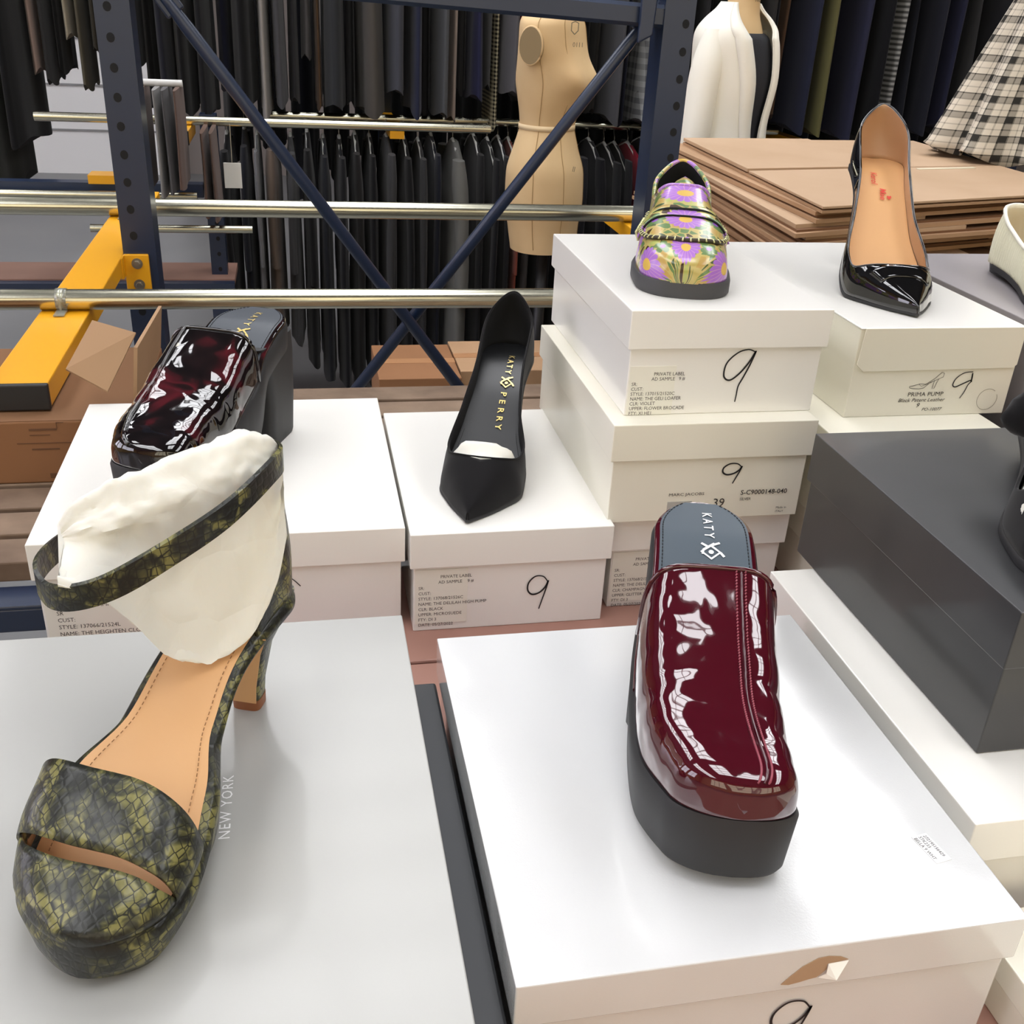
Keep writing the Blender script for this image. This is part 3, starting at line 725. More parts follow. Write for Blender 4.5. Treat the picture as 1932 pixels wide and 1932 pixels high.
# ---- loafer ----
GTz = T+.3005
t3, L3 = pose('loafer', (.414, 1.108), (.338, .868), GTz, 'floral brocade penny loafer in lilac and green, on the three-box stack')
la3 = Last(L3, [(0, .022), (.25, .020), (.5, .015), (.75, .012), (1, .014)],
           [(0, .029), (.1, .0315), (.3, .030), (.5, .034), (.7, .0435), (.85, .042), (1, .036)], [(0, .029), (.1, .0315), (.3, .031), (.5, .036), (.7, .0435), (.85, .040), (1, .030)],
           [(0, .066), (.2, .066), (.36, .060), (.5, .053), (.62, .047), (.75, .040), (.88, .032), (1, .024)], heel_r=.14, toe_r=.13, tp=2.6, ea=.55, eb=.80, back=.006)
hT3 = curve([(0, .063), (.02, .061), (.08, .050), (.16, .042), (.3, .036), (.42, .036), (1, .05)])
f3 = throat(.40, .26, hT3, la3, .5)
uvf = lambda c: (c.x*100, (c.y+.35*max(0, c.z-.03))*100)
def uv_loafer(co):  # unwrap across the vamp: lateral arc + length
    a = math.atan2(co.z-.012, abs(co.x)+1e-6); s_ = 1 if co.x > 0 else -1
    arc = (math.pi/2-a)*.046*s_
    return (arc*92, (co.y-.005)*92)
def vamp_split(t):  # apron edge angle
    return math.radians(curve([(.40, 28), (.55, 31), (.68, 36), (.78, 46), (.85, 66), (.875, 90)])(t))
o = la3.upper(0, 1, f3, N=80, Mm=18, bumpf=lambda q, s_, ph: (0, 0, 0)).build('upper', [floral_m, lining_blk], t3, True, merge=1e-5, solid=.0022); set_uv(o, uv_loafer)
# raised apron on the vamp
mb = la3.upper(.405, .875, lambda q, s_: math.pi/2, phi0=lambda q, s_: vamp_split(q), N=30, Mm=10, out=.0012, ends=(0, 0))
o = mb.build('apron', floral_m, t3, True, merge=1e-5); set_uv(o, uv_loafer)
# tongue standing up out of the opening
mb = MB(); rows = []
for k in range(9):
    u = k/8; y = .44*L3-.034*u; z = la3.zs(.44)+.0565+.012*u-.004*u*u; wd = .032*(1-.35*u**3)*(1 if u < .85 else math.sqrt(max(.2, 1-((u-.85)/.15)**2*.8)))
    rows.append([(wd*s_, y+.006*s_*s_, z-.030*s_*s_*(1)) for s_ in [j/6-1 for j in range(13)]])
mb.loft(rows, closed=False, caps=False); o = mb.build('tongue', [floral_m, lining_blk], t3, True, solid=.002); set_uv(o, uv_loafer)
# moccasin whip stitching
mb = MB(); edge = {1: [], -1: []}
for sd in (1, -1):
    for q in [.44+.435*math.sin(math.pi/2*k/34) for k in range(35)]: edge[sd].append(Vector(la3.pt(min(q, .875), sd, vamp_split(min(q, .875)), .0020)))
line = edge[1]+edge[-1][::-1]
MB().tube(line, .0021, 8).build('moccasin_seam', mat('dark seam groove', (52, 44, 26), .6), t3, True)
sm = mat('pale green metallic thread', (206, 204, 150), .25, .5)
ln = smooth_path(line, 2)
tot = [0]
for a_, b_ in zip(ln, ln[1:]): tot.append(tot[-1]+(b_-a_).length)
nst = 38
for k in range(nst):
    d = tot[-1]*(k+.5)/nst; i = max(j for j in range(len(tot)-1) if tot[j] <= d); p = ln[i].lerp(ln[i+1], (d-tot[i])/max(1e-9, tot[i+1]-tot[i]))
    dr = (ln[i+1]-ln[i]).normalized(); cr = dr.cross(Vector((0, 0, 1))).normalized()
    mb.tube([p-cr*.0028-Vector((0, 0, .0006)), p+Vector((0, 0, .0020)), p+cr*.0028-Vector((0, 0, .0002))], .0009, 6)
mb.build('whip_stitches', sm, t3, True)
# penny strap with a lens shaped slot
mb = MB()
def strap_pt(u, v, lift=.0034):  # u -1..1 across, v 0..1 along toe direction
    q = .585+.085*v-(.02*u*u*(1-v))+(.028*(abs(u)**2.2))*(v)*.6
    ang = math.radians(90-abs(u)*64); sd = 1 if u >= 0 else -1
    p = Vector(la3.pt(q, sd, ang, lift)); return p
for (v0, v1, cut) in ((0, .42, 1), (.42, 1, -1)):
    rows = []
    for k in range(31):
        u = k/15-1; g = .15*max(0, 1-(u/.55)**2)
        a_, b_ = (v0, v1-g*.6) if cut > 0 else (v0+g*.5, v1)
        if cut < 0: b_ = v1-.0
        rows.append([strap_pt(u, a_+(b_-a_)*j/4) for j in range(5)])
    mb.loft(rows, closed=False, caps=False)
o = mb.build('penny_strap', [floral_m, lining_blk], t3, True, solid=.0016); set_uv(o, uv_loafer)
for v_ in (1.0,):
    MB().tube([strap_pt(k/12-1, v_+.015, .0022) for k in range(3, 22)], .0011, 6).build('strap_edge', lining_blk, t3, True)
MB().tube([strap_pt(k/20-.5, .40, .0030) for k in range(21)], [.0004+.0013*math.sin(math.pi*k/20) for k in range(21)], 6).build('strap_slot', lining_blk, t3, True)
for sd in (1, -1):
    mb = MB()
    for k in range(4):
        p = Vector(la3.pt(.55+.022*k, sd, math.radians(24), .003)); mb.tube([p+Vector((0, 0, -.008)), p+Vector((sd*.003, 0, 0)), p+Vector((-sd*.001, 0, .008))], .0017, 6)
    mb.build('side_whip', sm, t3, True)
pts = []
for sd in (1, -1):
    r_ = [Vector(la3.pt(q, sd, f3(q, sd), .0004)) for q in la3.ts(0, .40, 50)]; pts += r_ if sd == 1 else r_[::-1]
o = MB().tube(pts, .0023, 8, caps=False).build('edge_binding', floral_m, t3, True); set_uv(o, lambda c: (c.x*60, c.y*160))
la3.sheet(.01, .7, k=.92, dz=.002).build('insole', lining_blk, t3, True)
la3.slab(0, 1, lambda q: la3.zs(q)+.001, lambda q: .0 if q > .3 else 0, k=1.0, grow=.0035, bev=.002).build('outsole', sole_dark, t3, True, auto=45)

# ---- platform mules ----
def mule(heel, toe, z, label, hh, ph, m_up, m_ins, m_sole, t_open, Hk, logo_m, heel_back=.062, arch=True, wedge=False, name='platform_mule', seam=0.0, stitch_m=None, wk=1.0, hy=.040):
    t, L = pose(name, heel, toe, z, label)
    la = Last(L, [(0, hh), (.15, hh*.975), (.3, hh*.86), (.5, ph+(hh-ph)*.34), (.66, ph+(hh-ph)*.05), (.8, ph-.002), (.93, ph+.001), (1, ph+.004)],
              [(q_, v_*wk) for q_, v_ in ((0, .031), (.12, .0335), (.3, .0345), (.45, .0415), (.65, .0415), (.8, .0390), (.93, .034), (1, .031))], [(q_, v_*wk) for q_, v_ in ((0, .031), (.12, .0335), (.3, .035), (.45, .0415), (.65, .0440), (.8, .0425), (.93, .035), (1, .028))],
              Hk, cx=((0, 0), (.3, .003), (.55, .008), (.75, .009), (1, 0)), heel_r=.15, toe_r=.07, tp=2.5, ea=.42, eb=.62)
    # sole unit
    top = lambda q: la.zs(q)
    arch_f = curve([(0, hh-.022), (.30, hh*.62), (.42, hh*.30), (.50, .010), (.54, 0), (.85, 0), (1, .010)]) if arch else curve([(0, 0), (.8, 0), (1, .010)])
    la.slab(0, 1, top, arch_f, k=1, grow=.0030, N=90, bev=.003, botk=lambda q: .93 if q > .5 else .97).build('platform_sole', m_sole, t, True, auto=50)
    if arch:
        heel_loft([(0, hy+.006, hh-.012, .0345, .036, hy+.002), (0, hy+.002, hh*.72, .0345, .022, hy), (0, hy, hh*.35, .0355, .024, hy-.008), (0, hy+.004, .004, .037, .030, hy-.014), (0, hy+.004, 0, .036, .029, hy-.015)], n=56, p=7).build('block_heel', m_sole, t, True, auto=45)
    # glossy rand around the insole
    la.slab(.0, .62, lambda q: la.zs(q)+.0042, lambda q: la.zs(q)-.0005, k=1, grow=.0012, bev=.0018, ends=(1, 0)).build('footbed_rand', m_up, t, True, auto=60)
    la.sheet(.012, .80, k=.93, dz=.0050, ends=(1, 0)).build('insole', m_ins, t, True)
    la.stitch(t, mat('black thread', (16, 18, 20), .7), .87, .02, t_open+.05, .0052, r=.0004, n=44)
    # upper
    def sh(q, sd, p_): return -.16*max(0, 1-(q-t_open)/.35)*la.H(q)*math.sin(p_)+.0*sd
    up = la.upper(t_open, 1, lambda q, s_: math.pi/2, N=70, Mm=22, ends=(0, 1), out=.0006)
    from mathutils import noise
    def wr(p):
        y = p[1]/L; k = max(0, min(1, (y-t_open-.02)*8))*max(0, min(1, (1.0-y)*9)); hz = max(0, min(1, (p[2]-la.zs(min(1, max(0, y)))-.006)/.02)); k *= hz
        a = .0018*noise.noise(Vector((p[0]*28, p[1]*40, 3)))+.0005*noise.noise(Vector((p[0]*70, p[1]*110+4, p[2]*40)))
        a += -.0012*math.exp(-((y-.70-.5*abs(p[0]))/.03)**2)*min(1, abs(p[0]-.008)/.02)
        return (p[0]+a*k*.6*(1 if p[0] > 0 else -1), p[1], p[2]+a*k)
    up.v = [wr(p) for p in up.v]
    up.build('upper', [m_up, tissue], t, True, merge=1e-5, solid=.0022, subsurf=1)
    edge = [Vector(la.pt(t_open, sd, a, .0010)) for sd, rng in ((1, [k*math.pi/24 for k in range(13)]), (-1, [math.pi/2-k*math.pi/24 for k in range(1, 13)])) for a in rng]
    MB().tube(edge, .0016, 8).build('topline_edge', m_up, t, True)
    # centre seam with double stitching
    cs = [Vector(la.pt(q, -1 if seam < 0 else 1, math.pi/2-abs(seam), .0012)) for q in la.ts(t_open, .985, 50, (0, 1))]
    if stitch_m:
        MB().tube(cs, .0007, 6).build('centre_seam', m_up, t, True)
        mb = MB()
        for i in range(len(cs)-1):
            for k in range(2):
                p = cs[i].lerp(cs[i+1], k/2); d = (cs[i+1]-cs[i]).normalized(); sdv = Vector((1, 0, 0))
                for o_ in (-.0028, .0028):
                    a_ = p+sdv*o_; mb.tube([a_-d*.0007, a_+d*.0007+sdv*.0006], .00055, 5)
        mb.build('seam_stitching', stitch_m, t, True)
    else:
        MB().tube(cs, .0022, 8).build('centre_seam', m_up, t, True)
    mb = la.upper(t_open-.012, t_open+.10, lambda q, s_: math.pi/2, N=8, Mm=10, out=-.004, ends=(0, 0), phi0=lambda q, s_: .5); crumple(mb, 5, .004, 70)
    mb.build('tissue_stuffing', tissue, t, True, merge=1e-5, solid=.003)
    if logo_m: katy(la, .07 if not wedge else .065, .0098, logo_m, t, .0056, perry=False)
    return t, la
mule((.286, .643), (.2185, .376), BT, 'burgundy patent square-toe platform mule on the gloss white box', .100, .047, bur, slate, sole_blk, .47,
     [(0, .055), (.45, .054), (.52, .0525), (.65, .047), (.78, .040), (.88, .034), (1, .026)], white_foil, arch=False, wedge=True, seam=-.10, stitch_m=mat('burgundy thread', (150, 70, 84), .4))
mule((-.038, 1.090), (-.138, .842), BT, 'tortoiseshell patent heeled platform mule on the wide white box', .121, .050, tort_m, mat('black grey insole', (58, 64, 72), .4), sole_blk, .42,
     [(0, .048), (.42, .047), (.52, .046), (.65, .043), (.78, .038), (.88, .032), (1, .024)], gold_foil, name='heeled_mule', seam=.30, wk=1.08, hy=.050)
# ---- snakeskin sandal ----
def sandal():
    hl, to = (-.030, .605), (-.120, .364)
    t, L = pose('ankle_strap_sandal', hl, to, BT, 'olive snakeskin platform sandal with ankle strap, tissue-stuffed, on the pale grey box')
    hh, ph = .088, .027
    la = Last(L, [(0, hh), (.14, hh*.965), (.3, hh*.79), (.45, hh*.56), (.6, ph+.012), (.72, ph+.001), (.85, ph), (1, ph+.004)],
              [(0, .027), (.1, .029), (.3, .025), (.45, .027), (.62, .042), (.76, .0445), (.88, .039), (.96, .031), (1, .025)], [(0, .027), (.1, .029), (.3, .026), (.45, .030), (.62, .045), (.76, .047), (.88, .041), (.96, .032), (1, .025)],
              [(0, .11), (.3, .08), (.6, .050), (.7, .044), (.78, .038), (.86, .026), (.94, .016), (1, .008)], cx=((0, 0), (.2, .008), (.4, .014), (.6, .014), (.78, .008), (1, -.002)), heel_r=.12, toe_r=.14, tp=2.5, ea=.6, eb=.85)
    wb = curve([(0, hh-.010), (.3, hh*.79-.009), (.45, hh*.56-.010), (.56, .014), (.64, .001), (.72, 0), (.9, .001), (1, .009)])
    la.slab(0, 1, la.zs, wb, k=1, grow=.003, N=90, bev=.005, botk=lambda q: 1-.12*min(1, max(0, (q-.5)*6))).build('platform_sole', snake_m, t, True, auto=60)
    la.sheet(.01, .985, k=.90, dz=.0012, N=70).build('insole', tan_lea, t, True)
    la.stitch(t, mat('brown thread', (150, 108, 66), .7), .74, .02, .80, .0022, r=.0003, n=62)
    lo_ = curve([(-1, .755), (-.4, .745), (0, .725), (.5, .69), (1, .665)]); hi_ = curve([(-1, .87), (-.4, .872), (0, .862), (.5, .835), (.8, .81), (1, .80)])
    def P_(u, q, lift): return Vector(la.pt(q, 1 if u >= 0 else -1, math.radians(90-abs(u)*89.5), lift*min(1, .15+(1-abs(u))*7)))
    rows = []
    for k in range(41):
        u = k/20-1; rows.append([P_(u, lo_(u)+(hi_(u)-lo_(u))*j/8, .0045) for j in range(9)])
    MB().loft(rows, closed=False, caps=False).build('toe_strap', [snake_m, tan_lin], t, True, merge=1e-5, solid=.0022)
    re_ = curve([(-1, .84), (-.9, .868), (-.5, .888), (0, .885), (.5, .853), (.72, .815), (.85, .77), (1, .75)])
    rows = []
    for k in range(41):
        u = k/20-1; r0 = re_(u)
        rows.append([P_(u, r0+(1-r0)*math.sin(math.pi/2*j/12), .0032) for j in range(13)])
    MB().loft(rows, closed=False, caps=False).build('toe_cap', snake_m, t, True, merge=1e-5, solid=.0016)
    # heel
    s = [(.002, .028, hh-.006, .026, .030, .027), (.002, .028, hh-.020, .0215, .020, .022), (.003, .030, hh*.55, .0135, .010, .014), (.005, .031, .020, .0100, .0080, .010), (.0055, .031, .0075, .0095, .0075, .0095)]
    h = heel_loft(s, p=4); h.v = [(x, y, min(z, la.zs(max(0, y)/L)-.003)) for x, y, z in h.v]; h.build('heel', snake_m, t, True, auto=50)
    rows = [[(x+rx*u*.9, y+ryf+.0005+.0000*u, min(z, la.zs((y+ryf)/L)-.004)) for u in (-1, 0, 1)] for (x, y, z, rx, ryf, ryb) in s]
    MB().loft(rows, closed=False, caps=False).build('heel_lining', tan_lea, t, solid=.0006)
    heel_loft([(.0055, .031, .0078, .0099, .0079, .0099), (.0055, .031, 0, .0096, .0076, .0096)], p=4).build('heel_tip', mat('brown rubber tip', (142, 88, 54), .5), t, True, auto=40)
    # heel counter
    hT = curve([(0, .094), (.03, .090), (.07, .074), (.12, .050), (.18, .020), (.24, .002)])
    la.back = .004; la.ea = .5
    f = lambda q, sd: math.asin(min(1, (hT(q)/la.H(q))**(1/la.eb)))
    la.upper(0, .235, f, N=26, Mm=14, out=.001, ends=(1, 0)).build('heel_counter', [snake_m, tan_lin], t, True, merge=1e-5, solid=.0022)
    # parts given in table coordinates, brought into the shoe's frame
    Mi = (Matrix.Translation((hl[0], hl[1], BT)) @ Matrix.Rotation(t.rotation_euler.z, 4, 'Z')).inverted()
    loc = lambda p: Mi @ Vector((p[0], p[1], p[2]+1.5))
    ring = [(-.030, .600, -.262), (-.016, .582, -.260), (-.022, .556, -.259), (-.046, .522, -.268), (-.078, .504, -.282), (-.106, .499, -.296), (-.128, .501, -.303), (-.144, .515, -.307), (-.151, .538, -.304), (-.138, .578, -.306), (-.085, .604, -.290), (-.050, .608, -.275)]
    pts = [loc(p) for p in smooth_path(ring, 8, True)]
    mb = MB(); n = len(pts); ctr = sum(pts, Vector())/n; rings = []
    for i, p in enumerate(pts):
        d = (pts[(i+1) % n]-pts[i-1]).normalized(); up = Vector((0, 0, 1)); o_ = d.cross(up).normalized(); up = o_.cross(d).normalized()
        if o_.dot(p-ctr) < 0: o_ = -o_
        hw, th = .0082, .0011
        rings.append([p+up*hw-o_*th, p+up*hw*.9+o_*th, p-up*hw*.9+o_*th, p-up*hw-o_*th])
    mb.loft(rings, closed=True, caps=False, wrap=True).build('ankle_strap', snake_m, t, True, auto=40)
    from mathutils import noise
    AL, AR = Vector((-.138, .543, -.287)), Vector((-.020, .590, -.264))
    hi = curve([(0, .004), (.06, .012), (.3, .018), (.55, .022), (.8, .024), (.95, .018), (1, .008)])   # top above the axis
    lo = curve([(0, .004), (.10, .014), (.27, .046), (.45, .084), (.60, .096), (.78, .088), (.93, .062), (1, .030)])  # bottom below it
    dp = curve([(0, .006), (.06, .014), (.3, .022), (.6, .025), (.9, .023), (1, .010)])
    NS, NK = 72, 64; rows = []; ax = (AR-AL).normalized(); side = Vector((0, 0, 1)).cross(ax).normalized()
    for i in range(NS+1):
        u = (1-math.cos(math.pi*i/NS))/2*.6+.4*i/NS; c = AL.lerp(AR, u); rr = []
        for k in range(NK):
            q = 2*math.pi*k/NK; s_, cq = math.sin(q), math.cos(q)
            h = hi(u)*s_ if s_ > 0 else lo(u)*s_
            g = 1 if s_ > 0 else max(.12, (1+s_)**.75)
            fwd = -.046*max(0, -s_)**1.5     # the lower half slides towards the toe
            p = c+side*(dp(u)*cq*g*1.0+(-fwd if False else 0))+Vector((0, 0, h))+Vector((.006*max(0, -s_), fwd, 0))
            d = (side*cq+Vector((0, 0, s_))).normalized()
            fold = -.006*math.exp(-((q-1.15-.5*(u-.5))/.16)**2)*min(1, u*4)*min(1, (1-u)*5)+.004*math.exp(-((q-1.75-.4*(u-.5))/.22)**2)
            cr = .0042*noise.noise(Vector((u*5, q*1.6, 3)))+.0030*(abs(noise.noise(Vector((u*11+2, q*3.2, 1))))-.25)+.0013*(abs(noise.noise(Vector((u*24, q*7, 5))))-.25)
            pin = .004*noise.noise(Vector((q*4, 0, 9)))*max(0, 1-u*9)
            rr.append(loc(p+d*(fold+cr*min(1, .3+u*3)+pin)))
        rows.append(rr)
    MB().loft(rows).build('tissue_stuffing', tissue, t, True, auto=50)
sandal()

# ================= racking with rails =================
def post(parent, x0, x1, y0, y1, z1, hx, hz0, pitch, side_holes=True, name='post'):
    mb = MB(); t_ = .003
    mb.box((x0, y0, 0), (x1, y0+t_, z1)); mb.box((x0, y0+t_, 0), (x0+t_, y1, z1)); mb.box((x1-t_, y0+t_, 0), (x1, y1, z1)); mb.box((x0+t_, y1-.012, 0), (x0+.014, y1-.009, z1)); mb.box((x1-.014, y1-.012, 0), (x1-t_, y1-.009, z1))
    mb.cur = 1; z = hz0
    while z > .1:
        mb.prism([(hx+.0062*math.cos(q*.5236), z+.0072*math.sin(q*.5236)) for q in range(12)], -.0006, .0004, Matrix(((1,0,0,0),(0,0,1,y0),(0,1,0,0),(0,0,0,1)))); z -= pitch
    z = hz0+pitch
    while z < z1-.05:
        mb.prism([(hx+.0062*math.cos(q*.5236), z+.0072*math.sin(q*.5236)) for q in range(12)], -.0006, .0004, Matrix(((1,0,0,0),(0,0,1,y0),(0,1,0,0),(0,0,0,1)))); z += pitch
    o = mb.build(name, [rack_blue, hole_shade], parent); return o
def arm(parent, x0, x1, y0, y1, zt, h, cap=True):
    a = MB().box((x0, y0, zt-h), (x1, y1, zt)).build('rail_arm', yellow, parent, bevel=.002)
    if cap: MB().box((x0-.001, y0-.006, zt-h-.001), (x1+.001, y0+.002, zt+.001)).build('end_cap', black_plastic, a, bevel=.002)
    return a
FR = empty('rack_frame', (.2, 1.86, 0), 'navy steel upright frame with crossed tubular braces and yellow rail arms', 'rack')
FR.location = (0, 0, 0)
post(FR, -.291, -.238, 1.83, 1.895, 2.25, -.271, 1.5-.058, .0433)
post(FR, .620, .674, 1.83, 1.895, 2.25, .659, 1.5-.042, .0433)
def brace(a, b, y, ext=.35):
    A, B = Vector((a[0], y, 1.5+a[1])), Vector((b[0], y, 1.5+b[1])); d = (B-A).normalized(); B = B+d*ext
    s = A-d*.055
    o = MB().tube([s, A-d*.012, A+d*.03, B], [.009, .009, .0108, .0108], 16).build('brace', rack_blue, FR, True)
    MB().box((-.016, -.004, -.035), (.016, .004, .035), Matrix.Translation(A-d*.03) @ Matrix.Rotation(-math.atan2(d.x, -d.z), 4, 'Y')).build('flattened_end', rack_blue, o, bevel=.003)
brace((-.174, -.060), (.291, -.692), 1.846)
brace((.590, -.056), (.093, -.704), 1.870)
bm_ = MB(); ax = Vector((-.245, 1.852, 1.5-.004)); bx = Vector((.625, 1.852, 1.5-.033))
rings = []
for p in (ax, bx): rings.append([p+Vector((0, y_, z_)) for y_, z_ in ((-.018, -.012), (-.012, -.018), (.012, -.018), (.018, -.012), (.018, .012), (.012, .018), (-.012, .018), (-.018, .012))])
bm_.loft(rings).build('cross_beam', rack_blue, FR)
MB().prism([(.575, -.075), (.60, -.062), (.606, .06), (.575, .06)], -.012, .0, Matrix(((1,0,0,0),(0,0,1,1.832),(0,1,0,1.5),(0,0,0,1)))).build('brace_hook', rack_blue, FR, bevel=.003)
def bolt(x, y, z, parent):
    b = MB().prism([(x+.009*math.cos(k*.314), z+.009*math.sin(k*.314)) for k in range(20)], -.002, 0, Matrix(((1,0,0,0),(0,0,1,y),(0,1,0,0),(0,0,0,1)))).build('bolt', steel, parent)
    MB().prism([(x+.0058*math.cos(k*1.047), z+.0058*math.sin(k*1.047)) for k in range(6)], -.007, -.002, Matrix(((1,0,0,0),(0,0,1,y),(0,1,0,0),(0,0,0,1)))).build('bolt_head', steel, b, bevel=.0008)
def frame_arm(x0, x1, y0, y1, px0, px1):
    a = arm(FR, x0, x1, y0, y1, 1.5-.435, .030)
    pl = MB().box((px0, 1.822, 1.5-.500), (px1, 1.8295, 1.5-.434)).build('arm_bracket', yellow, FR, bevel=.002)
    MB().box((px0-.004, 1.80, 1.5-.470), (px0+.001, 1.829, 1.5-.436)).build('bracket_lip', yellow, pl)
    for z in (1.5-.449, 1.5-.485): bolt((px0+px1)/2+.001, 1.822, z, pl)
frame_arm(-.357, -.2915, 1.20, 2.40, -.2905, -.250)
frame_arm(.680, .742, 1.36, 2.32, .640, .6735)
def rail(label, y, z, r, x0, x1, name='clothes_rail', m=chrome):
    o = empty(name, (0, y, z), label, 'rail')
    MB().tube([(x0, 0, 0), (x1, 0, 0)], r, 28).build('tube', m, o, True, auto=40)
    return o
R1 = rail('front galvanised clothes rail resting on the yellow arms', 1.50, 1.5-.4203, .0143, -1.25, .80)
R2 = rail('rear galvanised clothes rail behind the navy braces', 2.14, 1.5-.4178, .0168, -1.45, .75)
def clip(parent, x, r):
    mb = MB(); rows = []
    for w_ in (-.007, .007):
        rows.append([(x+w_, -(r+.0015)*math.cos(a)*1.0, (r+.0015)*math.sin(a)) for a in [k*math.pi/10-.9 for k in range(0, 17)]])
    mb.loft(rows, closed=False, caps=False); mb.box((x-.007, -r-.022, -r+.0006), (x+.007, -r+.004, -r+.0024)); mb.box((x-.0015, -r-.006, -r+.002), (x+.0015, -r-.0025, .006))
    mb.build('rail_clip', clear, parent, True, solid=.0015, auto=30)
clip(R1, -.327, .0143); clip(R2, -.330, .0168)

# ================= cartons =================
def carton(name, x0, x1, y0, y1, z0, z1, m, label, rz=0, lines=None, tape=True, logo=None, cat='carton'):
    t = empty(name, ((x0+x1)/2, (y0+y1)/2, z0), label, cat, None, rz); a, b, h = (x1-x0)/2, (y1-y0)/2, z1-z0
    MB().box((-a, -b, 0), (a, b, h)).build('carton_body', m, t, bevel=.002)
    if tape: MB().box((-a-.0006, -.02, h-.03), (a+.0006, .02, h+.0008)).build('tape', mat('brown tape', (176, 130, 92), .35), t)
    if lines:
        mb = MB()
        for (x, z, w_, hgt) in lines: mb.box((x, -b-.0005, z), (x+w_, -b, z+hgt))
        mb.build('faded_print', mat('faded carton print', (96, 64, 40), .8), t)
    return t
Kt = carton('cardboard_carton', -.80, -.192, 1.165, 1.43, .9552, 1.5-.468, kraft_dark, 'open brown carton with raised flaps under the yellow arm, standing on the slats', tape=False,
    lines=[(.185, .066, .030, .0025), (.185, .060, .022, .001), (.17, .050, .060, .001), (.185, .042, .03, .002), (.215, .075, .008, .0008), (.215, .068, .0008, .008), (.235, .012, .006, .024), (.20, .006, .028, .006)])
fl = lambda pts, lab: MB().add(pts, [(0, 1, 2, 3)]).build('carton_flap', [kraft, kraft_edge], Kt, solid=.004)
cx_, cy_, cz_ = -.496, 1.2975, .9552
W3 = lambda p: (p[0]-cx_, p[1]-cy_, p[2]+1.5-cz_)
fl([W3(p) for p in ((-.258, 1.150, -.400), (-.216, 1.142, -.424), (-.186, 1.19, -.372), (-.233, 1.20, -.360))], '')
fl([W3(p) for p in ((-.193, 1.168, -.468), (-.193, 1.43, -.468), (-.186, 1.43, -.410), (-.184, 1.175, -.385))], '')
fl([W3(p) for p in ((-.60, 1.30, -.468), (-.372, 1.30, -.468), (-.375, 1.25, -.365), (-.58, 1.24, -.385))], '')
MB().box((-.30, -.131, .0770), (.30, .131, .0774)).build('painted_opening', mat('painted inside shade', (122, 86, 56), .9), Kt)  # flat darker sheet on the closed top paints in the carton's shaded inside
F1 = carton('cardboard_carton', .205, .44, 2.745, 3.05, .0002, .50, kraft_dark, 'brown printed carton on the floor behind the crossed braces', lines=[(-.10, .36, .008, .09), (-.10, .44, .045, .004), (-.10, .36, .045, .004), (-.060, .36, .004, .084), (-.085, .385, .012, .035), (-.04, .425, .13, .022), (-.04, .385, .12, .007), (-.04, .345, .10, .005), (-.10, .325, .09, .004)])
F1b = carton('cardboard_carton', .445, .80, 2.80, 3.08, .0002, .50, kraft, 'pale taped carton on the floor, right of the printed carton', lines=[(-.05, .44, .12, .010)])
F1c = carton('cardboard_carton', .19, .80, 3.06, 3.34, .0002, .515, kraft, 'long tan carton at the back of the floor cartons', tape=True) if False else None
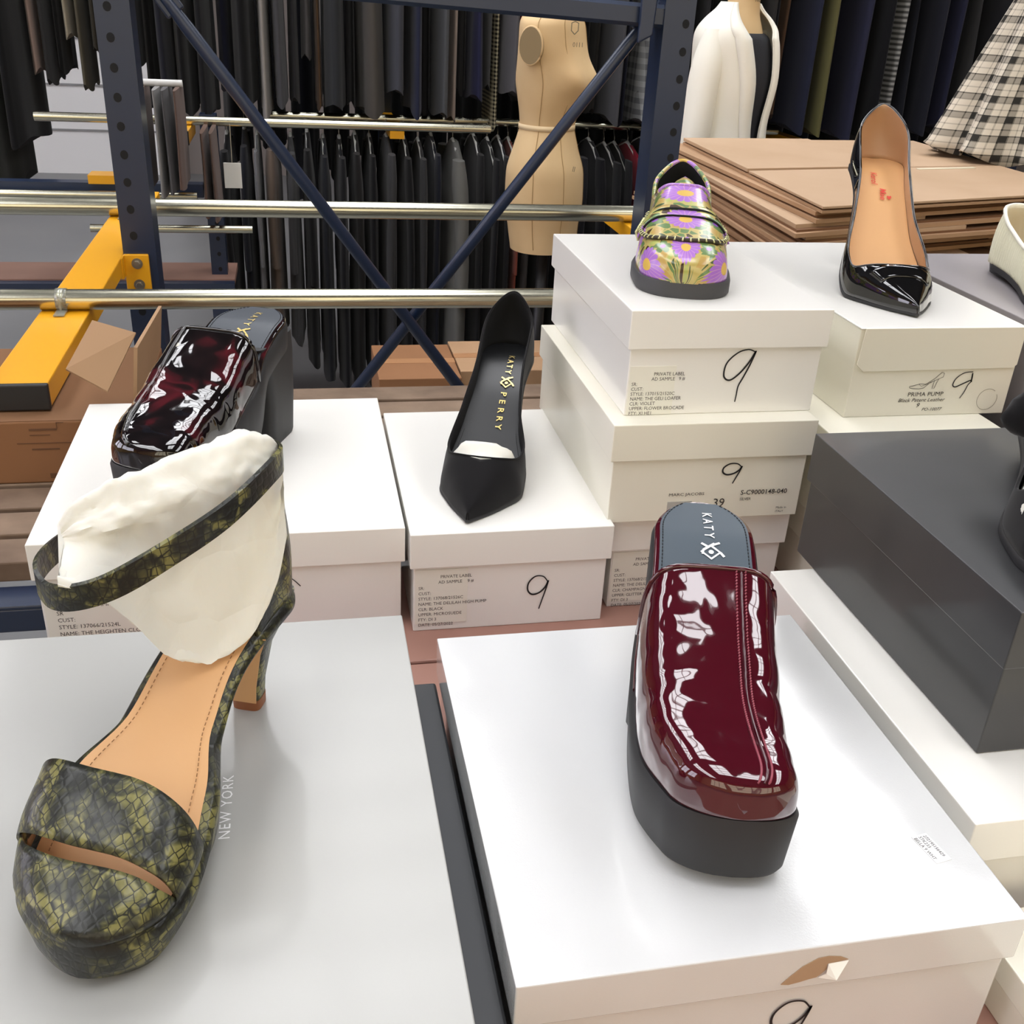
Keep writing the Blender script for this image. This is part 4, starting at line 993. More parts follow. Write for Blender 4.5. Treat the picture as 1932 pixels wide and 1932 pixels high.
# flattened cardboard stack
def sheets():
    PL = empty('pallet_table', (0, 0, 0), 'low dark stand carrying the flattened cardboard stack', 'table')
    MB().box((.90, 2.02, .70), (2.0, 2.95, .74)).build('top', mat('dark stand', (60, 50, 42), .8), PL)
    for x, y in ((.92, 2.04), (1.93, 2.04), (.92, 2.88), (1.93, 2.88)): MB().box((x, y, 0), (x+.05, y+.05, .70)).build('leg', rack_blue, PL)
    rnd = random.Random(11); z = .7405; n = 20
    ords = ['lowest', 'second', 'third', 'fourth', 'fifth', 'sixth', 'seventh', 'eighth', 'ninth', 'tenth', 'eleventh', 'twelfth', 'thirteenth', 'fourteenth', 'fifteenth', 'sixteenth', 'seventeenth', 'eighteenth', 'nineteenth', 'twentieth']
    for k in range(n):
        top = k == n-1; th = .018 if not top else .014
        th = (1.15-.7405-.014)/(n-1)-.0006 if not top else .0134
        u = k/(n-1)
        cx0, cy0 = 1.42, 2.42
        dx = 0 if top else -.02-.24*(1-u)*rnd.uniform(.45, 1.0)+rnd.uniform(-.02, .02); dy = 0 if top else rnd.uniform(-.03, .03)
        o = empty('flattened_carton', (cx0, cy0, z), ('flattened carton on top of the cardboard stack, with slit flaps' if top else '%s flattened carton from the bottom of the cardboard stack' % ords[k]), 'cardboard', None, 0 if top else rnd.uniform(-.02, .02))
        o['group'] = 'flattened cartons in the stack'
        j_ = lambda: 0 if top else rnd.uniform(-.02, .02)
        Q = [(1.004+dx+j_(), 1.89+dy+j_()), (1.78+dx*.2, 2.12+dy+j_()), (1.82+dx*.2, 2.95+dy), (1.054+dx*1.3+j_(), 2.84+dy)]
        Q = [(a_-cx0, b_-cy0) for a_, b_ in Q]
        def quad(u0, v0, u1, v1): return [tuple((Q[0][m]*(1-a_)+Q[1][m]*a_)*(1-b_)+(Q[3][m]*(1-a_)+Q[2][m]*a_)*b_ for m in (0, 1)) for a_, b_ in ((u0, v0), (u1, v0), (u1, v1), (u0, v1))]
        MB().prism(quad(0, 0, 1, 1), 0, th*.40).build('lower_panel', kraft, o)
        MB().prism(quad(.01, .012, .985, .98), th*.40, th*.62).build('fluting', kraft_edge, o)
        if top:
            MB().prism(quad(0, 0, 1, .445), th*.62, th).build('front_flap', kraft_pale, o, bevel=.001)
            MB().prism(quad(0, .455, .52, 1), th*.62, th*1.25).build('rear_flap', kraft_pale, o, bevel=.001)
            MB().prism(quad(.53, .455, 1, 1), th*.62, th).build('rear_flap', kraft_pale, o, bevel=.001)
            MB().prism(quad(.44, .42, .52, .455), th, th*1.2).build('slit', kraft_edge, o)
            MB().prism(quad(.62, .40, .86, .42), th, th*1.1).build('pale_tear', mat('pale torn paper', (206, 196, 170), .8), o)
        else:
            MB().prism(quad(rnd.uniform(0, .03), rnd.uniform(0, .03), rnd.uniform(.3, .7), 1), th*.62, th).build('upper_panel', kraft_pale if k % 3 else kraft, o)
            MB().prism(quad(.72, rnd.uniform(0, .03), 1, 1), th*.62, th*.97).build('upper_flap', kraft if k % 2 else kraft_pale, o)
        z += th+.0006
sheets()
UP = [(-0.982, -0.383, 0.084, (200, 185, 188)), (-0.974, -0.694, 0.105, (52, 54, 48)), (-0.889, -0.542, 0.095, (16, 16, 18)), (-0.823, -0.328, 0.043, (160, 138, 128)), (-0.781, -0.36, 0.044, (60, 60, 62)), (-0.742, -0.325, 0.038, (16, 16, 18)), (-0.69, -0.217, 0.057, (178, 168, 148)), (-0.686, -0.373, 0.069, (104, 98, 84)), (-0.628, -0.255, 0.034, (70, 66, 58)), (-0.568, -0.352, 0.052, (30, 30, 34)), (-0.51, -0.296, 0.077, (46, 46, 48)), (-0.457, -0.425, 0.061, (16, 16, 18)), (-0.404, -0.432, 0.06, (24, 28, 44)), (-0.341, -0.43, 0.061, (14, 14, 16)), (-0.283, -0.437, 0.065, (26, 26, 30)), (-0.219, -0.357, 0.061, (22, 28, 56)), (-0.152, -0.386, 0.073, (16, 16, 18)), (-0.082, -0.431, 0.044, (160, 155, 150)), (-0.035, -0.391, 0.055, (76, 76, 80)), (0.016, -0.393, 0.056, (60, 60, 64)), (0.064, -0.252, 0.081, (96, 94, 96)), (0.086, -0.408, 0.053, (104, 78, 56)), (0.147, -0.398, 0.094, (50, 52, 56)), (0.207, -0.396, 0.038, (14, 14, 16)), (0.273, -0.415, 0.115, (84, 80, 76)), (0.352, -0.341, 0.076, (72, 74, 84)), (0.423, -0.41, 0.062, (28, 38, 72)), (0.466, -0.415, 0.042, (16, 16, 18)), (0.511, -0.41, 0.055, (86, 88, 92)), (0.562, -0.435, 0.043, (176, 160, 150)), (0.597, -0.347, 0.035, (14, 14, 16)), (0.643, -0.358, 0.09, (34, 42, 90)), (0.687, -0.326, 0.028, (90, 90, 88)), (0.714, -0.463, 0.06, 'check'), (0.751, -0.333, 0.071, (98, 96, 100)), (0.791, -0.145, 0.027, (122, 20, 34)), (0.847, -0.375, 0.06, (30, 30, 34)), (0.908, -0.392, 0.065, (24, 26, 36)), (0.97, -0.399, 0.066, (40, 40, 42)), (1.035, -0.388, 0.061, (20, 20, 24)), (1.081, -0.396, 0.045, (54, 52, 50)), (1.13, -0.413, 0.066, (80, 80, 84)), (1.18, -0.431, 0.05, (26, 32, 54)), (1.241, -0.416, 0.08, 'grey plaid'), (1.308, -0.446, 0.051, (56, 52, 46)), (1.365, -0.425, 0.06, (28, 28, 32)), (1.423, -0.414, 0.055, (44, 44, 46)), (1.478, -0.403, 0.056, (20, 22, 30)), (1.539, -0.411, 0.061, (34, 34, 36)), (1.604, -0.409, 0.061, (24, 26, 40)), (1.669, -0.407, 0.061, (50, 48, 46)), (1.731, -0.405, 0.057, (28, 28, 32)), (1.784, -0.394, 0.04, (110, 84, 66)), (1.845, -0.425, 0.058, (30, 38, 68)), (1.909, -0.429, 0.054, (104, 100, 62)), (1.969, -0.437, 0.063, (26, 34, 68)), (2.039, -0.445, 0.095, (36, 42, 76)), (2.123, -0.453, 0.073, (16, 16, 20)), (2.179, -0.353, 0.091, 'grey rib'), (2.265, -0.399, 0.079, (22, 26, 40)), (2.344, -0.417, 0.074, (30, 34, 52)), (2.407, -0.395, 0.066, (24, 30, 62)), (2.467, -0.4, 0.033, (150, 150, 152)), (2.537, -0.432, 0.09, (56, 56, 58)), (2.618, -0.44, 0.076, (38, 38, 42)), (2.689, -0.418, 0.077, (44, 44, 50)), (2.763, -0.395, 0.077, (38, 40, 50)), (2.812, -0.333, 0.034, (150, 92, 68)), (2.871, -0.351, 0.068, (32, 32, 38)), (2.946, -0.349, 0.073, (46, 46, 50))]
LO = [(-0.231, -1.112, 0.067, (16, 16, 18)), (-0.176, -1.113, 0.051, (24, 28, 40)), (-0.128, -1.071, 0.023, (120, 120, 122)), (-0.075, -1.088, 0.06, (104, 90, 80)), (-0.012, -1.113, 0.061, (66, 66, 68)), (0.046, -1.198, 0.058, (18, 18, 20)), (0.101, -1.263, 0.058, (30, 32, 38)), (0.159, -1.285, 0.054, (22, 22, 26)), (0.215, -1.297, 0.055, (30, 28, 28)), (0.268, -1.287, 0.051, (16, 16, 20)), (0.328, -1.2, 0.072, (62, 62, 64)), (0.389, -1.288, 0.055, (18, 18, 20)), (0.442, -1.201, 0.051, (54, 54, 56)), (0.492, -1.289, 0.051, (24, 30, 48)), (0.573, -1.29, 0.1, (120, 120, 116)), (0.647, -1.291, 0.057, (30, 30, 32)), (0.699, -1.291, 0.057, (22, 22, 26)), (0.746, -1.247, 0.052, (36, 36, 40)), (0.775, -1.115, 0.039, (142, 72, 56)), (0.819, -1.203, 0.048, (70, 66, 64)), (0.885, -1.248, 0.063, (24, 24, 26)), (0.953, -1.249, 0.063, (20, 20, 24)), (1.02, -1.25, 0.064, (34, 34, 38)), (1.095, -1.25, 0.064, (22, 22, 26)), (1.152, -1.206, 0.059, (26, 26, 28)), (1.196, -1.116, 0.055, (30, 30, 34)), (1.238, -1.029, 0.068, (150, 20, 44)), (1.303, -1.117, 0.064, (38, 38, 42)), (1.367, -1.117, 0.065, (20, 20, 24)), (1.434, -1.117, 0.065, (44, 42, 44))]
# ================= garments on the rails =================
def fabric(c):
    if isinstance(c, str):
        if c in MATS: return MATS[c]
        m = mat(c, (120, 120, 118), .9); t = NT(m); v = t.co(scale=(1, 1, 1)); sep = t.node('ShaderNodeSeparateXYZ'); t.link(v, sep.inputs[0])
        if c == 'grey rib':
            w_ = t.node('ShaderNodeTexWave'); w_.bands_direction = 'Z'; w_.inputs['Scale'].default_value = 18; t.link(v, w_.inputs['Vector']); t.color(t.ramp(w_.outputs['Fac'], [(.2, srgb((70, 70, 70))), (.8, srgb((150, 150, 148)))]))
        else:
            k = {'check': 260, 'grey plaid': 90, 'plaid': 1}[c]
            dark, lite = {'check': ((30, 28, 26), (200, 190, 160)), 'grey plaid': ((92, 94, 98), (150, 152, 154)), 'plaid': ((36, 34, 30), (206, 198, 182))}[c]
            xx = t.M('ADD', sep.outputs[0], t.M('MULTIPLY', sep.outputs[1], .9)); zz = sep.outputs[2]
            if c == 'plaid': tc = t.node('ShaderNodeTexCoord'); s2 = t.node('ShaderNodeSeparateXYZ'); t.link(tc.outputs['UV'], s2.inputs[0]); xx, zz = s2.outputs[0], s2.outputs[1]
            sx = t.M('SINE', t.M('MULTIPLY', xx, k*2)); sz = t.M('SINE', t.M('MULTIPLY', zz, k*2))
            if c == 'plaid':
                sx2 = t.M('SINE', t.M('ADD', t.M('MULTIPLY', xx, k*6), .6)); sz2 = t.M('SINE', t.M('ADD', t.M('MULTIPLY', zz, k*6), .4))
                a = t.M('ADD', t.M('MULTIPLY', t.M('GREATER_THAN', sx, .45), .5), t.M('MULTIPLY', t.M('GREATER_THAN', sz, .45), .5))
                b = t.M('ADD', t.M('MULTIPLY', t.M('GREATER_THAN', sx2, .8), .3), t.M('MULTIPLY', t.M('GREATER_THAN', sz2, .8), .3))
                f = t.M('MINIMUM', t.M('ADD', a, b), 1)
            else: f = t.M('MULTIPLY', t.M('GREATER_THAN', sx, 0), .5); f = t.M('ADD', f, t.M('MULTIPLY', t.M('GREATER_THAN', sz, 0), .5))
            t.color(t.mix(f, srgb(lite), srgb(dark)))
        return m
    return mat('cloth %d %d %d' % c, tuple(v*.86 if max(c) < 110 else v*.86 for v in ((c[0]+(c[2]-c[0])*.25, c[1]+(c[2]-c[1])*.15, c[2]*.92) if c[2] > c[0]+12 else c)), .95, sheen=.08, spec=.2, bump=(160, .1, .001))
def cname(c):
    if c == 'check': return 'cream and black checked'
    if isinstance(c, str): return c.replace('rib', 'ribbed') if 'grey' in c else c
    r, g, b = c; mx = max(c)
    if r > g*2.2: return 'crimson'
    if r > g+40: return 'rust brown'
    if r > 195: return 'pale pink'
    if b > r+12: return 'navy blue' if mx > 60 else 'dark navy'
    if mx > 140: return 'light grey' if r-b < 14 else 'beige'
    if r > b+12: return 'olive' if g > b+15 and g >= r-8 else 'brown'
    if mx > 70: return 'mid grey'
    if mx > 40: return 'charcoal'
    return 'black'
VAR = {}; EXT = {}
def garment_mesh(kind, var):
    key = (kind, var)
    if key in VAR: return VAR[key]
    rnd = random.Random(hash(kind) % 7+var*13 if False else len(kind)*31+var*13)
    NR, NK = 26, 40; rings = []; ph = [rnd.uniform(0, 6.28) for _ in range(4)]
    for i in range(NR):
        u = i/(NR-1); z = -u
        sh = min(1, (u*7)**.6)
        if kind == 'coat': wd = .055+.19*sh+.02*u; th = (.018+.032*min(1, u*5))*(1+.12*u)
        elif kind == 'skirt': wd = .10+.10*u; th = .014+.045*u
        else: wd = .13+.0*u; th = .022+.010*u; 
        ring = []
        for k in range(NK):
            q = 2*math.pi*k/NK; c, s_ = math.cos(q), math.sin(q)
            fold = 1+(.05+.28*u)*math.sin(q*5+ph[0]+2*u)*.5+(.03+.16*u)*math.sin(q*9+ph[1]-u)*.5
            x = th*fold*(abs(c)**.8)*(1 if c > 0 else -1)+.006*math.sin(3*u+ph[2]); y = wd*(abs(s_)**.9)*(1 if s_ > 0 else -1)
            ring.append((x, y, z+(.012*math.sin(q*3+ph[3]) if i == NR-1 else 0)))
        rings.append(ring)
    body = MB().loft(rings)
    sl = []
    if kind == 'coat' and var < 3:
        for sd in (-1, 1):
            rr = []
            for i in range(12):
                u = i/11; y = sd*(.20+.05*math.sin(min(1, u*2)*1.57)); z = -.045-.60*u/1.05
                rx = .020+.016*math.sin(min(1, u*4+.2)*1.57)-.008*u; ry = .040-.008*u
                cx = .012*math.sin(u*2.5+ph[1])
                rr.append([(cx+rx*math.cos(k*math.pi/8)*(1+.08*math.sin(7*u+k)), y+ry*math.sin(k*math.pi/8), z) for k in range(16)])
            sl.append(MB().loft(rr))
    hx = max(abs(v[0]) for m_ in [body]+sl for v in m_.v); EXT[key] = hx
    VAR[key] = (body, sl, {}); return VAR[key]
PROTO = {}
def garment(x, y, ztop, length, wfac, c, kind, var, label, cat, group, rz):
    m = fabric(c); key = (kind, var)
    if key not in PROTO:
        b, sl, _ = garment_mesh(kind, var)
        r = empty('%s' % {'coat': 'hanging_coat', 'skirt': 'hanging_skirt', 'trousers': 'hanging_trousers'}[kind], (x, y, ztop), label, cat, group, rz)
        bo = b.build('body', m, r, True, auto=60); bo.material_slots[0].link = 'OBJECT'; bo.material_slots[0].material = m
        for s_ in sl:
            so = s_.build('sleeve', m, r, True, auto=60); so.material_slots[0].link = 'OBJECT'; so.material_slots[0].material = m
        PROTO[key] = r
    else:
        src = PROTO[key]; r = src.copy(); COL.objects.link(r)
        for ch in list(src.children):
            c2 = ch.copy(); COL.objects.link(c2); c2.parent = r
            c2.material_slots[0].link = 'OBJECT'; c2.material_slots[0].material = m
        r['label'] = label; r['category'] = cat; r['group'] = group
    r.location = (x, y, ztop); r.rotation_euler = (0, 0, rz); r.scale = (wfac/2/EXT[key], 1, length)
    return r
ORD = ['first', 'second', 'third', 'fourth', 'fifth', 'sixth', 'seventh', 'eighth', 'ninth', 'tenth', 'eleventh', 'twelfth', 'thirteenth', 'fourteenth', 'fifteenth', 'sixteenth', 'seventeenth', 'eighteenth', 'nineteenth', 'twentieth']
def ordn(k):
    if k < 20: return ORD[k]
    tens = ['', '', 'twenty', 'thirty', 'forty', 'fifty', 'sixty', 'seventy'][(k+1)//10]; r = (k+1) % 10
    return tens.replace('y', 'ieth') if r == 0 else tens+'-'+ORD[r-1]
rnd = random.Random(5)
def pack(L):
    E_ = [L[0][0]-L[0][2]/2]
    for p, q in zip(L, L[1:]): g = q[0]-p[0]; E_.append(p[0]+g*p[2]/(p[2]+q[2]))
    E_.append(L[-1][0]+L[-1][2]/2)
    return [((E_[i]+E_[i+1])/2, L[i][1], max(.012, E_[i+1]-E_[i]-.002), L[i][3]) for i in range(len(L))]
UP = pack(sorted(UP, key=lambda r_: r_[0])); LO = pack(sorted(LO, key=lambda r_: r_[0]))
YU = 4.0
for k, (x, zb, w_, c) in enumerate(UP):
    kind = 'coat' if (w_ > .045 and k % 4 != 3) else ('trousers' if w_ < .06 else 'skirt')
    ztop = 2.16; L_ = ztop-(1.5+zb); y = YU+rnd.uniform(-.02, .02)
    wf = w_
    garment(x, y, ztop, L_, wf, c, kind, k % 3+(3 if kind == 'coat' else 0), '%s %s on the upper far rail, %s garment from the left' % (cname(c), {'coat': 'coat', 'skirt': 'skirt', 'trousers': 'trousers'}[kind], ordn(k)), {'coat': 'coat', 'skirt': 'skirt', 'trousers': 'trousers'}[kind], 'clothes hanging on the upper far rail', 0)
clear_h = mat('white plastic hanger', (206, 206, 202), .3)
for k, (x, zb, w_, c) in enumerate(LO):
    ztop = 1.5-.505+rnd.uniform(-.012, .012); L_ = ztop-(1.5+zb)+.10; wf = w_; lean = 0
    g = garment(x, YU-.05+rnd.uniform(-.02, .02), ztop, L_, wf, c, 'coat', k % 3, '%s jacket on the lower far rail, %s jacket from the left' % (cname(c), ordn(k)), 'jacket', 'jackets hanging on the lower far rail', lean)
    h = empty('clothes_hanger', (x, g.location.y, ztop), 'white hanger on the lower far rail holding the %s jacket from the left' % ordn(k), 'hanger', 'white hangers on the lower far rail', lean)
    hk = smooth_path([(0, 0, .004), (0, 0, .022), (0, .010, .034), (0, .016, .046), (0, .004, .056), (0, -.008, .050)], 5)
    MB().tube(hk, .0016, 6).build('hook', steel, h, True)
    MB().tube([(0, -.20, -.075), (0, -.09, -.02), (0, 0, .006), (0, .09, -.02), (0, .20, -.075)], .006, 8).build('shoulder_bar', clear_h, h, True)
R3 = rail('high far clothes rail above the upper row of garments', YU, 2.187, .016, -1.4, 3.2)
R4 = rail('low far clothes rail above the lower jackets', YU-.04, 1.5-.449, .015, -.10, 1.85)
# far support frame
def far_frame():
    r = empty('far_rack_frame', (0, 0, 0), 'far navy rack frame standing behind the rows of clothes', 'rack')
    for x in (-1.42, .33, 1.87, 3.15):
        MB().box((x, 4.31, 0), (x+.05, 4.35, 2.35)).build('post', rack_blue, r)
        MB().box((x, YU-.16, 2.205), (x+.05, 4.31, 2.237)).build('rail_arm', yellow, r)
        if -.2 < x < 2: MB().box((x, YU-.2, 1.5-.496), (x+.05, 4.31, 1.5-.465)).build('rail_arm', yellow, r)
    return r
far_frame()
# dark second row behind
for k in range(34):
    x = -1.3+.135*k; c = [(14, 14, 16), (22, 22, 26), (18, 20, 30), (30, 29, 30)][k % 4]
    if x < -.35 and k < 8: continue
    garment(x, 4.68+rnd.uniform(-.03, .03), 2.16, 1.35+rnd.uniform(-.1, .15), .122, c, 'coat', k % 3+3, '%s coat in the rearmost row, %s from the left' % (cname(c), ordn(k)), 'coat', 'dark coats in the rearmost row', 0)
R5 = rail('rearmost clothes rail behind the far frame', 4.68, 2.19, .016, -1.4, 3.4)
for x in (-1.42+.0, 3.15): pass

# ---- mid-distance shelf unit on the left ----
def left_unit():
    r = empty('mid_rack_shelf', (0, 0, 0), 'navy and yellow rack with wooden deck beyond the left yellow arm', 'shelf')
    bw = mat('brown deck board', (146, 112, 98), .6, var=(5, (128, 96, 82)))
    MB().box((-1.5, 3.44, .582), (-.21, 3.66, .602)).build('deck', bw, r)
    MB().box((-1.5, 3.40, .535), (-.21, 3.438, .598)).build('beam', rack_blue, r)
    MB().box((-1.5, 3.44, 1.5-.640), (-.286, 3.49, 1.5-.60)).build('beam', rack_blue, r)
    for x in (-1.48, -.285): post(r, x, x+.05, 3.50, 3.56, 1.5-.40, x+.028, 1.5-.43, .05)
    for x0, y0 in ((-.365, 3.3), ):
        arm(r, x0, x0+.062, y0, 3.55, 1.5-.425, .038)
    MB().box((-.62, 3.42, 1.5-.600), (-.52, 3.5, 1.5-.575)).build('rail_arm', yellow, r)
    MB().box((-.20, 3.42, 1.5-.600), (-.17, 3.5, 1.5-.575)).build('rail_arm', yellow, r)
    for x in (-1.48, -.285): MB().box((x, 3.41, 0), (x+.05, 3.45, .535)).build('leg', rack_blue, r)
left_unit()
rail('thin mid-distance chrome rail level with the yellow arm end', 3.44, 1.5-.412, .0135, -.75, .62)
rail('low mid-distance chrome rail above the wooden deck', 3.38, 1.5-.625, .012, -1.45, -.30)
rail('lowest mid-distance chrome rail near the hanging white card', 3.36, 1.5-.72, .012, -.62, -.14)
# draped trousers and the tube end on the left
for k, (x, c, ln) in enumerate(((-.44, (104, 84, 76), .27), (-.405, (120, 98, 88), .27), (-.365, (150, 148, 146), .28), (-.340, (96, 94, 96), .27), (-.312, (112, 88, 78), .26), (-.262, (118, 92, 80), .24), (-.235, (108, 86, 76), .25))):
    yy = 3.2 if k < 5 else 3.345
    garment(x*(1 if k < 5 else 1), yy, 1.5-(.295 if k < 5 else .42), ln, .024, c, 'trousers', k % 3, '%s folded trousers on the small left rail, %s from the left' % (cname(c), ORD[k]), 'trousers', 'folded trousers on the small left rail', 0)
R6 = rail('short pale rail end carrying the folded brown trousers', 3.2, 1.5-.287, .0095, -.418, -.298, m=beam_white)
tg = empty('hanging_card', (-.188, 3.36, 1.5-.595), 'blank white card hanging left of the lower jackets', 'card')
MB().box((-.026, -.001, 0), (.026, .001, .075)).build('card', mat('white card', (232, 232, 226), .6), tg, bevel=.003)
MB().tube([(0, 0, .073), (0, .01, .12), (0, .02, .185)], .0012, 5).build('string', steel, tg)

# ================= dress forms =================
def rings_body(spec, n=64, bumps=None):
    rings = []
    for (z, cx, cy, rx, ry, rot) in spec:
        r = []
        for k in range(n):
            q = 2*math.pi*k/n; x, y = rx*math.cos(q), ry*math.sin(q)
            if bumps:
                for (bz, bq, amp, sz, sq) in bumps:
                    dq = (q-bq+math.pi) % (2*math.pi)-math.pi; g = amp*math.exp(-((z-bz)/sz)**2-(dq/sq)**2); x += g*math.cos(q); y += g*math.sin(q)
            x, y = x*math.cos(rot)-y*math.sin(rot), x*math.sin(rot)+y*math.cos(rot)
            r.append((cx+x, cy+y, z))
        rings.append(r)
    return rings
def refine(spec, n=5):
    cs = [curve([(i, s[j]) for i, s in enumerate(spec)]) for j in range(6)]
    return [tuple(c(i/n) for c in cs) for i in range((len(spec)-1)*n+1)]
linen = mat('cream linen cover', (222, 194, 148), .75, var=(4, (206, 174, 128)))
def form():
    t = empty('dress_form', (.785, 3.3, 0), 'cream linen dress form seen between the crossed brace and right post', 'mannequin')
    # the bust faces to the right and a little towards the table: local front = -50 degrees
    R = math.radians(-38)
    sp = [(1.455, -.02, 0, .035, .030, R), (1.450, -.02, 0, .060, .045, R), (1.435, -.015, 0, .078, .100, R), (1.405, -.012, 0, .085, .145, R), (1.355, -.008, 0, .090, .150, R), (1.30, -.004, 0, .102, .138, R), (1.25, .0, 0, .112, .130, R), (1.20, -.004, 0, .100, .118, R), (1.15, -.010, 0, .086, .103, R), (1.12, -.012, 0, .082, .098, R), (1.06, -.012, 0, .096, .118, R), (.98, -.010, 0, .118, .140, R), (.90, -.008, 0, .120, .142, R), (.82, -.006, 0, .110, .130, R), (.745, 0, 0, .104, .122, R)]
    MB().loft(rings_body(refine(sp), bumps=[(1.262, .50, .020, .045, .34), (1.262, -.50, .020, .045, .34)])).build('torso', linen, t, True, auto=60)
    sp2 = [(1.128, -.012, 0, .0845, .1005, R), (1.113, -.012, 0, .0845, .1005, R)]
    MB().loft(rings_body(sp2), caps=False).build('waist_tape', mat('waist tape', (232, 208, 166), .7), t, True, solid=-.001)
    # arm plate: towards the viewer's left
    a = Vector((math.sin(R)*1, -math.cos(R)*1, 0)); a = Vector((-.62, -.78, 0)).normalized(); u = Vector((a.y, -a.x, 0)); c = a*.150+Vector((-.008, 0, 1.350))
    rim = [c+u*.036*math.cos(k*.2094)+Vector((0, 0, .050*math.sin(k*.2094)))+a*.0 for k in range(30)]
    o = MB().loft([[p-a*.03 for p in rim], [p+a*.004 for p in rim], [p+a*.004-(p-c)*.15 for p in rim]]).build('arm_plate', mat('olive arm plate', (132, 112, 76), .6), t, True, auto=40)
    MB().tube(rim, .004, 8, wrap=True, caps=False).build('arm_rim', linen, t, True)
    # seams and faint marks
    for dq in (-1.35, -.55, .5):
        pts = []
        for (z, cx, cy, rx, ry, rot) in refine(sp)[8:-1]:
            q = dq; x, y = (rx+.0006)*math.cos(q), (ry+.0006)*math.sin(q); pts.append((cx+x*math.cos(rot)-y*math.sin(rot), cy+x*math.sin(rot)+y*math.cos(rot), z))
        MB().tube(pts, .0012, 5).build('seam', mat('seam thread', (170, 138, 92), .8), t, True)
    fm = mat('faded stamp ink', (120, 110, 90), .8)
    e = Vector((math.cos(-1.05), math.sin(-1.05), 0)); 
    def stamp(txt, x, y, z, s_, ang, rot=0):
        vs, fs = text_geo(txt, s_); ux = Vector((math.cos(ang), math.sin(ang), 0))
        mb = MB(); mb.add([Vector((x, y, z))+ux*(a_*math.cos(rot)-b_*math.sin(rot))+Vector((0, 0, a_*math.sin(rot)+b_*math.cos(rot))) for a_, b_ in vs], fs); mb.build('stamp', fm, t)
    stamp('0111', .022, -.1185, 1.352, .018, .22)
    sh = [(0, 0), (.011, .010), (.011, .030), (0, .034), (-.011, .030), (-.011, .010), (0, 0)]
    mb = MB(); g = stroke_geo(sh, .003); ux = Vector((math.cos(.22), math.sin(.22), 0))
    mb.add([Vector((.026, -.1165, 1.385))+ux*p[0]+Vector((0, 0, p[1])) for p in g[0]], g[1]); mb.build('crest_stamp', fm, t)
    stamp('II', .045, -.128, 1.005, .022, .3, -.2)
    MB().tube([(0, 0, .03), (0, 0, .75)], .018, 16).build('stand_pole', black_plastic, t, True)
    MB().loft([[(r_*math.cos(k*.2618), r_*math.sin(k*.2618), z) for k in range(24)] for r_, z in ((.13, 0), (.13, .015), (.03, .05))]).build('stand_base', black_plastic, t, True, auto=40)
form()
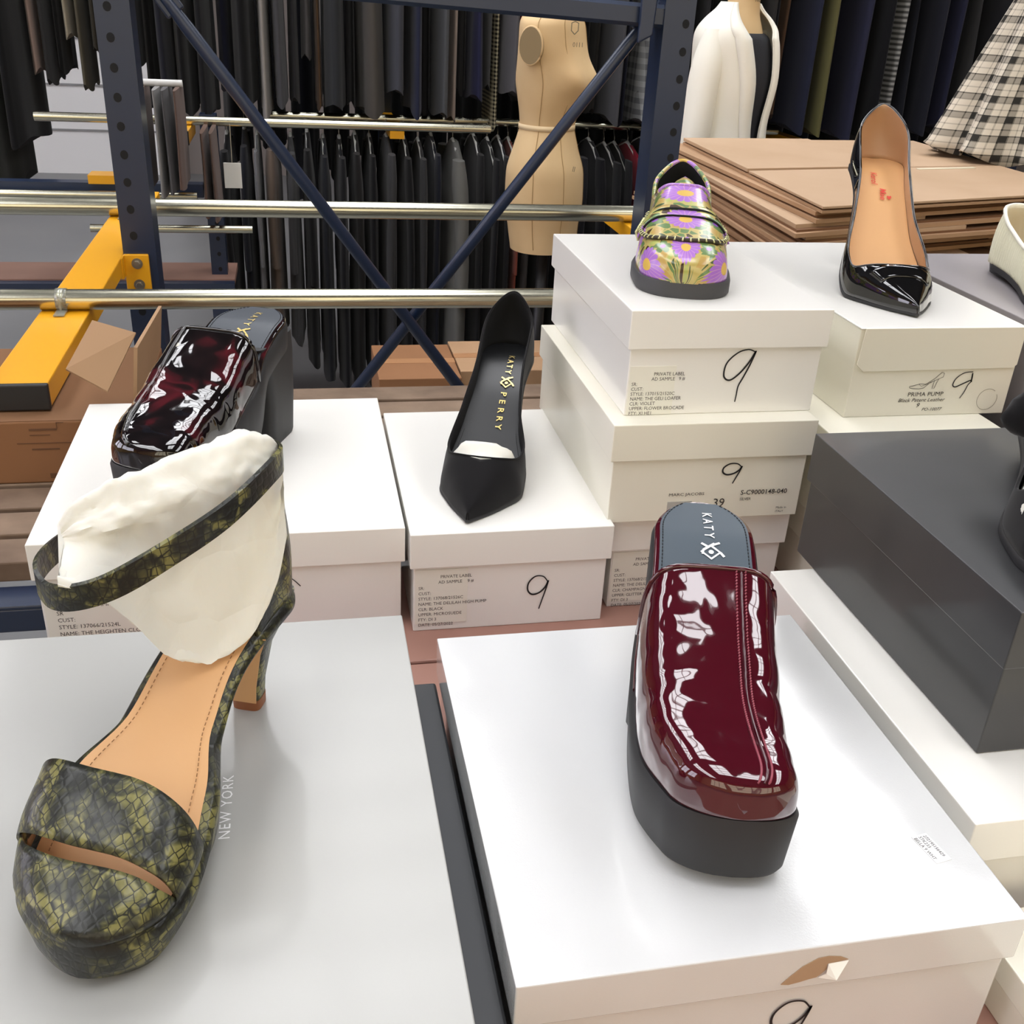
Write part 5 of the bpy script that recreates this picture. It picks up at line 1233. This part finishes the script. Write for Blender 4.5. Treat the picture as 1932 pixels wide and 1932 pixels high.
def jacket_form():
    t = empty('dress_form', (1.325, 3.2, 0), 'dress form wearing a cream white blazer over a black top, behind the cardboard', 'mannequin')
    R = math.radians(-55)
    sp = [(1.56, 0, 0, .046, .046, R), (1.50, 0, 0, .047, .047, R), (1.478, 0, 0, .048, .052, R), (1.45, -.005, 0, .055, .070, R), (1.40, -.005, 0, .07, .09, R), (1.20, 0, 0, .09, .11, R), (.9, 0, 0, .11, .13, R)]
    MB().loft(rings_body(refine(sp))).build('torso', linen, t, True)
    tp = [(1.412, -.003, 0, .072, .088, R), (1.400, -.003, 0, .086, .104, R), (1.36, 0, 0, .098, .115, R), (1.28, 0, 0, .110, .118, R), (1.15, 0, 0, .100, .110, R), (.95, 0, 0, .116, .128, R)]
    MB().loft(rings_body(refine(tp))).build('black_top', mat('black knit top', (34, 36, 42), .9, bump=(200, .4, .002)), t, True)
    wj = mat('cream white wool', (236, 234, 222), .8, sheen=.1)
    js = refine([(1.492, -.012, 0, .056, .056, R), (1.475, -.012, 0, .066, .072, R), (1.445, -.012, 0, .092, .112, R), (1.415, -.012, 0, .110, .138, R), (1.38, -.008, 0, .118, .148, R), (1.28, 0, 0, .126, .142, R), (1.15, 0, 0, .116, .134, R), (1.0, 0, 0, .134, .152, R), (.85, 0, 0, .148, .170, R)], 6)
    rings = []; ed = {1: [], -1: []}
    for (z, cx, cy, rx, ry, rot) in js:
        op = .36*max(0, (z-1.02)/.45)**.8+.03+.5*max(0, (z-1.40)/.09); r = []
        for k in range(61):
            q = op-.16+(2*math.pi-2*op)*k/60; x, y = rx*math.cos(q), ry*math.sin(q)
            p = (cx+x*math.cos(rot)-y*math.sin(rot), cy+x*math.sin(rot)+y*math.cos(rot), z); r.append(p)
        ed[1].append(Vector(r[0])); ed[-1].append(Vector(r[-1])); rings.append(r)
    MB().loft(rings, closed=False, caps=False).build('blazer', wj, t, True, solid=.004)
    for sd in (1, -1):  # shawl lapel
        rr = []; NN = len(rings)-6
        for i in range(NN):
            u = i/(NN-1); kk = 1+3.2*math.sin(math.pi*(.12+.80*u))**.7
            def at(f_):
                a_ = int(f_); b_ = a_+1; w_ = f_-a_; row = rings[i]
                g = (lambda m: Vector(row[m])) if sd == 1 else (lambda m: Vector(row[-1-m]))
                return g(a_).lerp(g(b_), w_)
            rr.append([at(0)+Vector((at(0).x, at(0).y, 0)).normalized()*.003, at(kk*.5)+Vector((at(kk*.5).x, at(kk*.5).y, 0)).normalized()*.009, at(kk)+Vector((at(kk).x, at(kk).y, 0)).normalized()*.004])
        MB().loft(rr, closed=False, caps=False).build('lapel', wj, t, True, solid=.003)
    for sd in (-1, 1):  # sleeves
        rr = []
        for i in range(20):
            u = i/19; ax = Vector((-math.sin(R), math.cos(R), 0))*sd
            c = ax*(.112+.036*math.sin(min(1, u*1.8)*1.57))+Vector((-.012, 0, 1.420-.57*u)); r_ = .030+.020*math.sin(min(1, u*5)*1.57)-.013*u
            rr.append([c+Vector((r_*math.cos(k*math.pi/12)*(1+.04*math.sin(9*u+k)), r_*math.sin(k*math.pi/12)*1.1, 0)) for k in range(24)])
        MB().loft(rr).build('sleeve', wj, t, True, auto=60)
    vs, fs = text_geo('HALL', .022); v2, f2 = text_geo('402', .024); fm = mat('faded stamp ink', (120, 110, 90), .8); mb = MB()
    def cyl(x, z): q = -1.45+x/.0475; return (.0482*math.cos(q), .0482*math.sin(q), z)
    mb.add([cyl(x, 1.520+y) for x, y in vs], fs); mb.add([cyl(x+.004, 1.496+y) for x, y in v2], f2); mb.build('stamp', fm, t)
    MB().tube([(0, 0, .03), (0, 0, .9)], .018, 16).build('stand_pole', black_plastic, t, True)
    MB().loft([[(r_*math.cos(k*.2618), r_*math.sin(k*.2618), z) for k in range(24)] for r_, z in ((.16, 0), (.16, .015), (.03, .05))]).build('stand_base', black_plastic, t, True, auto=40)
jacket_form()
def plaid_skirt():
    t = empty('plaid_garment', (1.98, 2.62, 1.50), 'black and cream plaid pleated garment hanging at the upper right corner', 'garment')
    rings = []
    for i in range(30):
        u = i/29; z = .30-.665*u; r_ = .03+.255*u**.95; ring = []
        for k in range(120):
            q = 2*math.pi*k/120; f = 1+(.02+.10*u)*math.sin(q*9+.4*math.sin(u*5))+(.04*u)*math.sin(q*5+1)
            ring.append((r_*f*math.cos(q), r_*f*math.sin(q)*.62, z-(.05*u*(math.cos(q)*.7))+(.012*math.sin(q*9) if i == 29 else 0)))
        rings.append(ring)
    o = MB().loft(rings, caps=False).build('pleated_cloth', fabric('plaid'), t, True, solid=.004)
    set_uv(o, lambda co: (abs(math.atan2(co.y/.62, co.x))*15, (co.z+.3)*68))
    MB().tube([(0, 0, .29), (0, 0, .36), (.02, 0, .40), (0, 0, .43), (-.02, 0, .41)], .003, 8).build('hook', steel, t, True)
plaid_skirt()
rail('high rail above the plaid garment at right', 2.62, 1.935, .014, 1.5, 2.5)
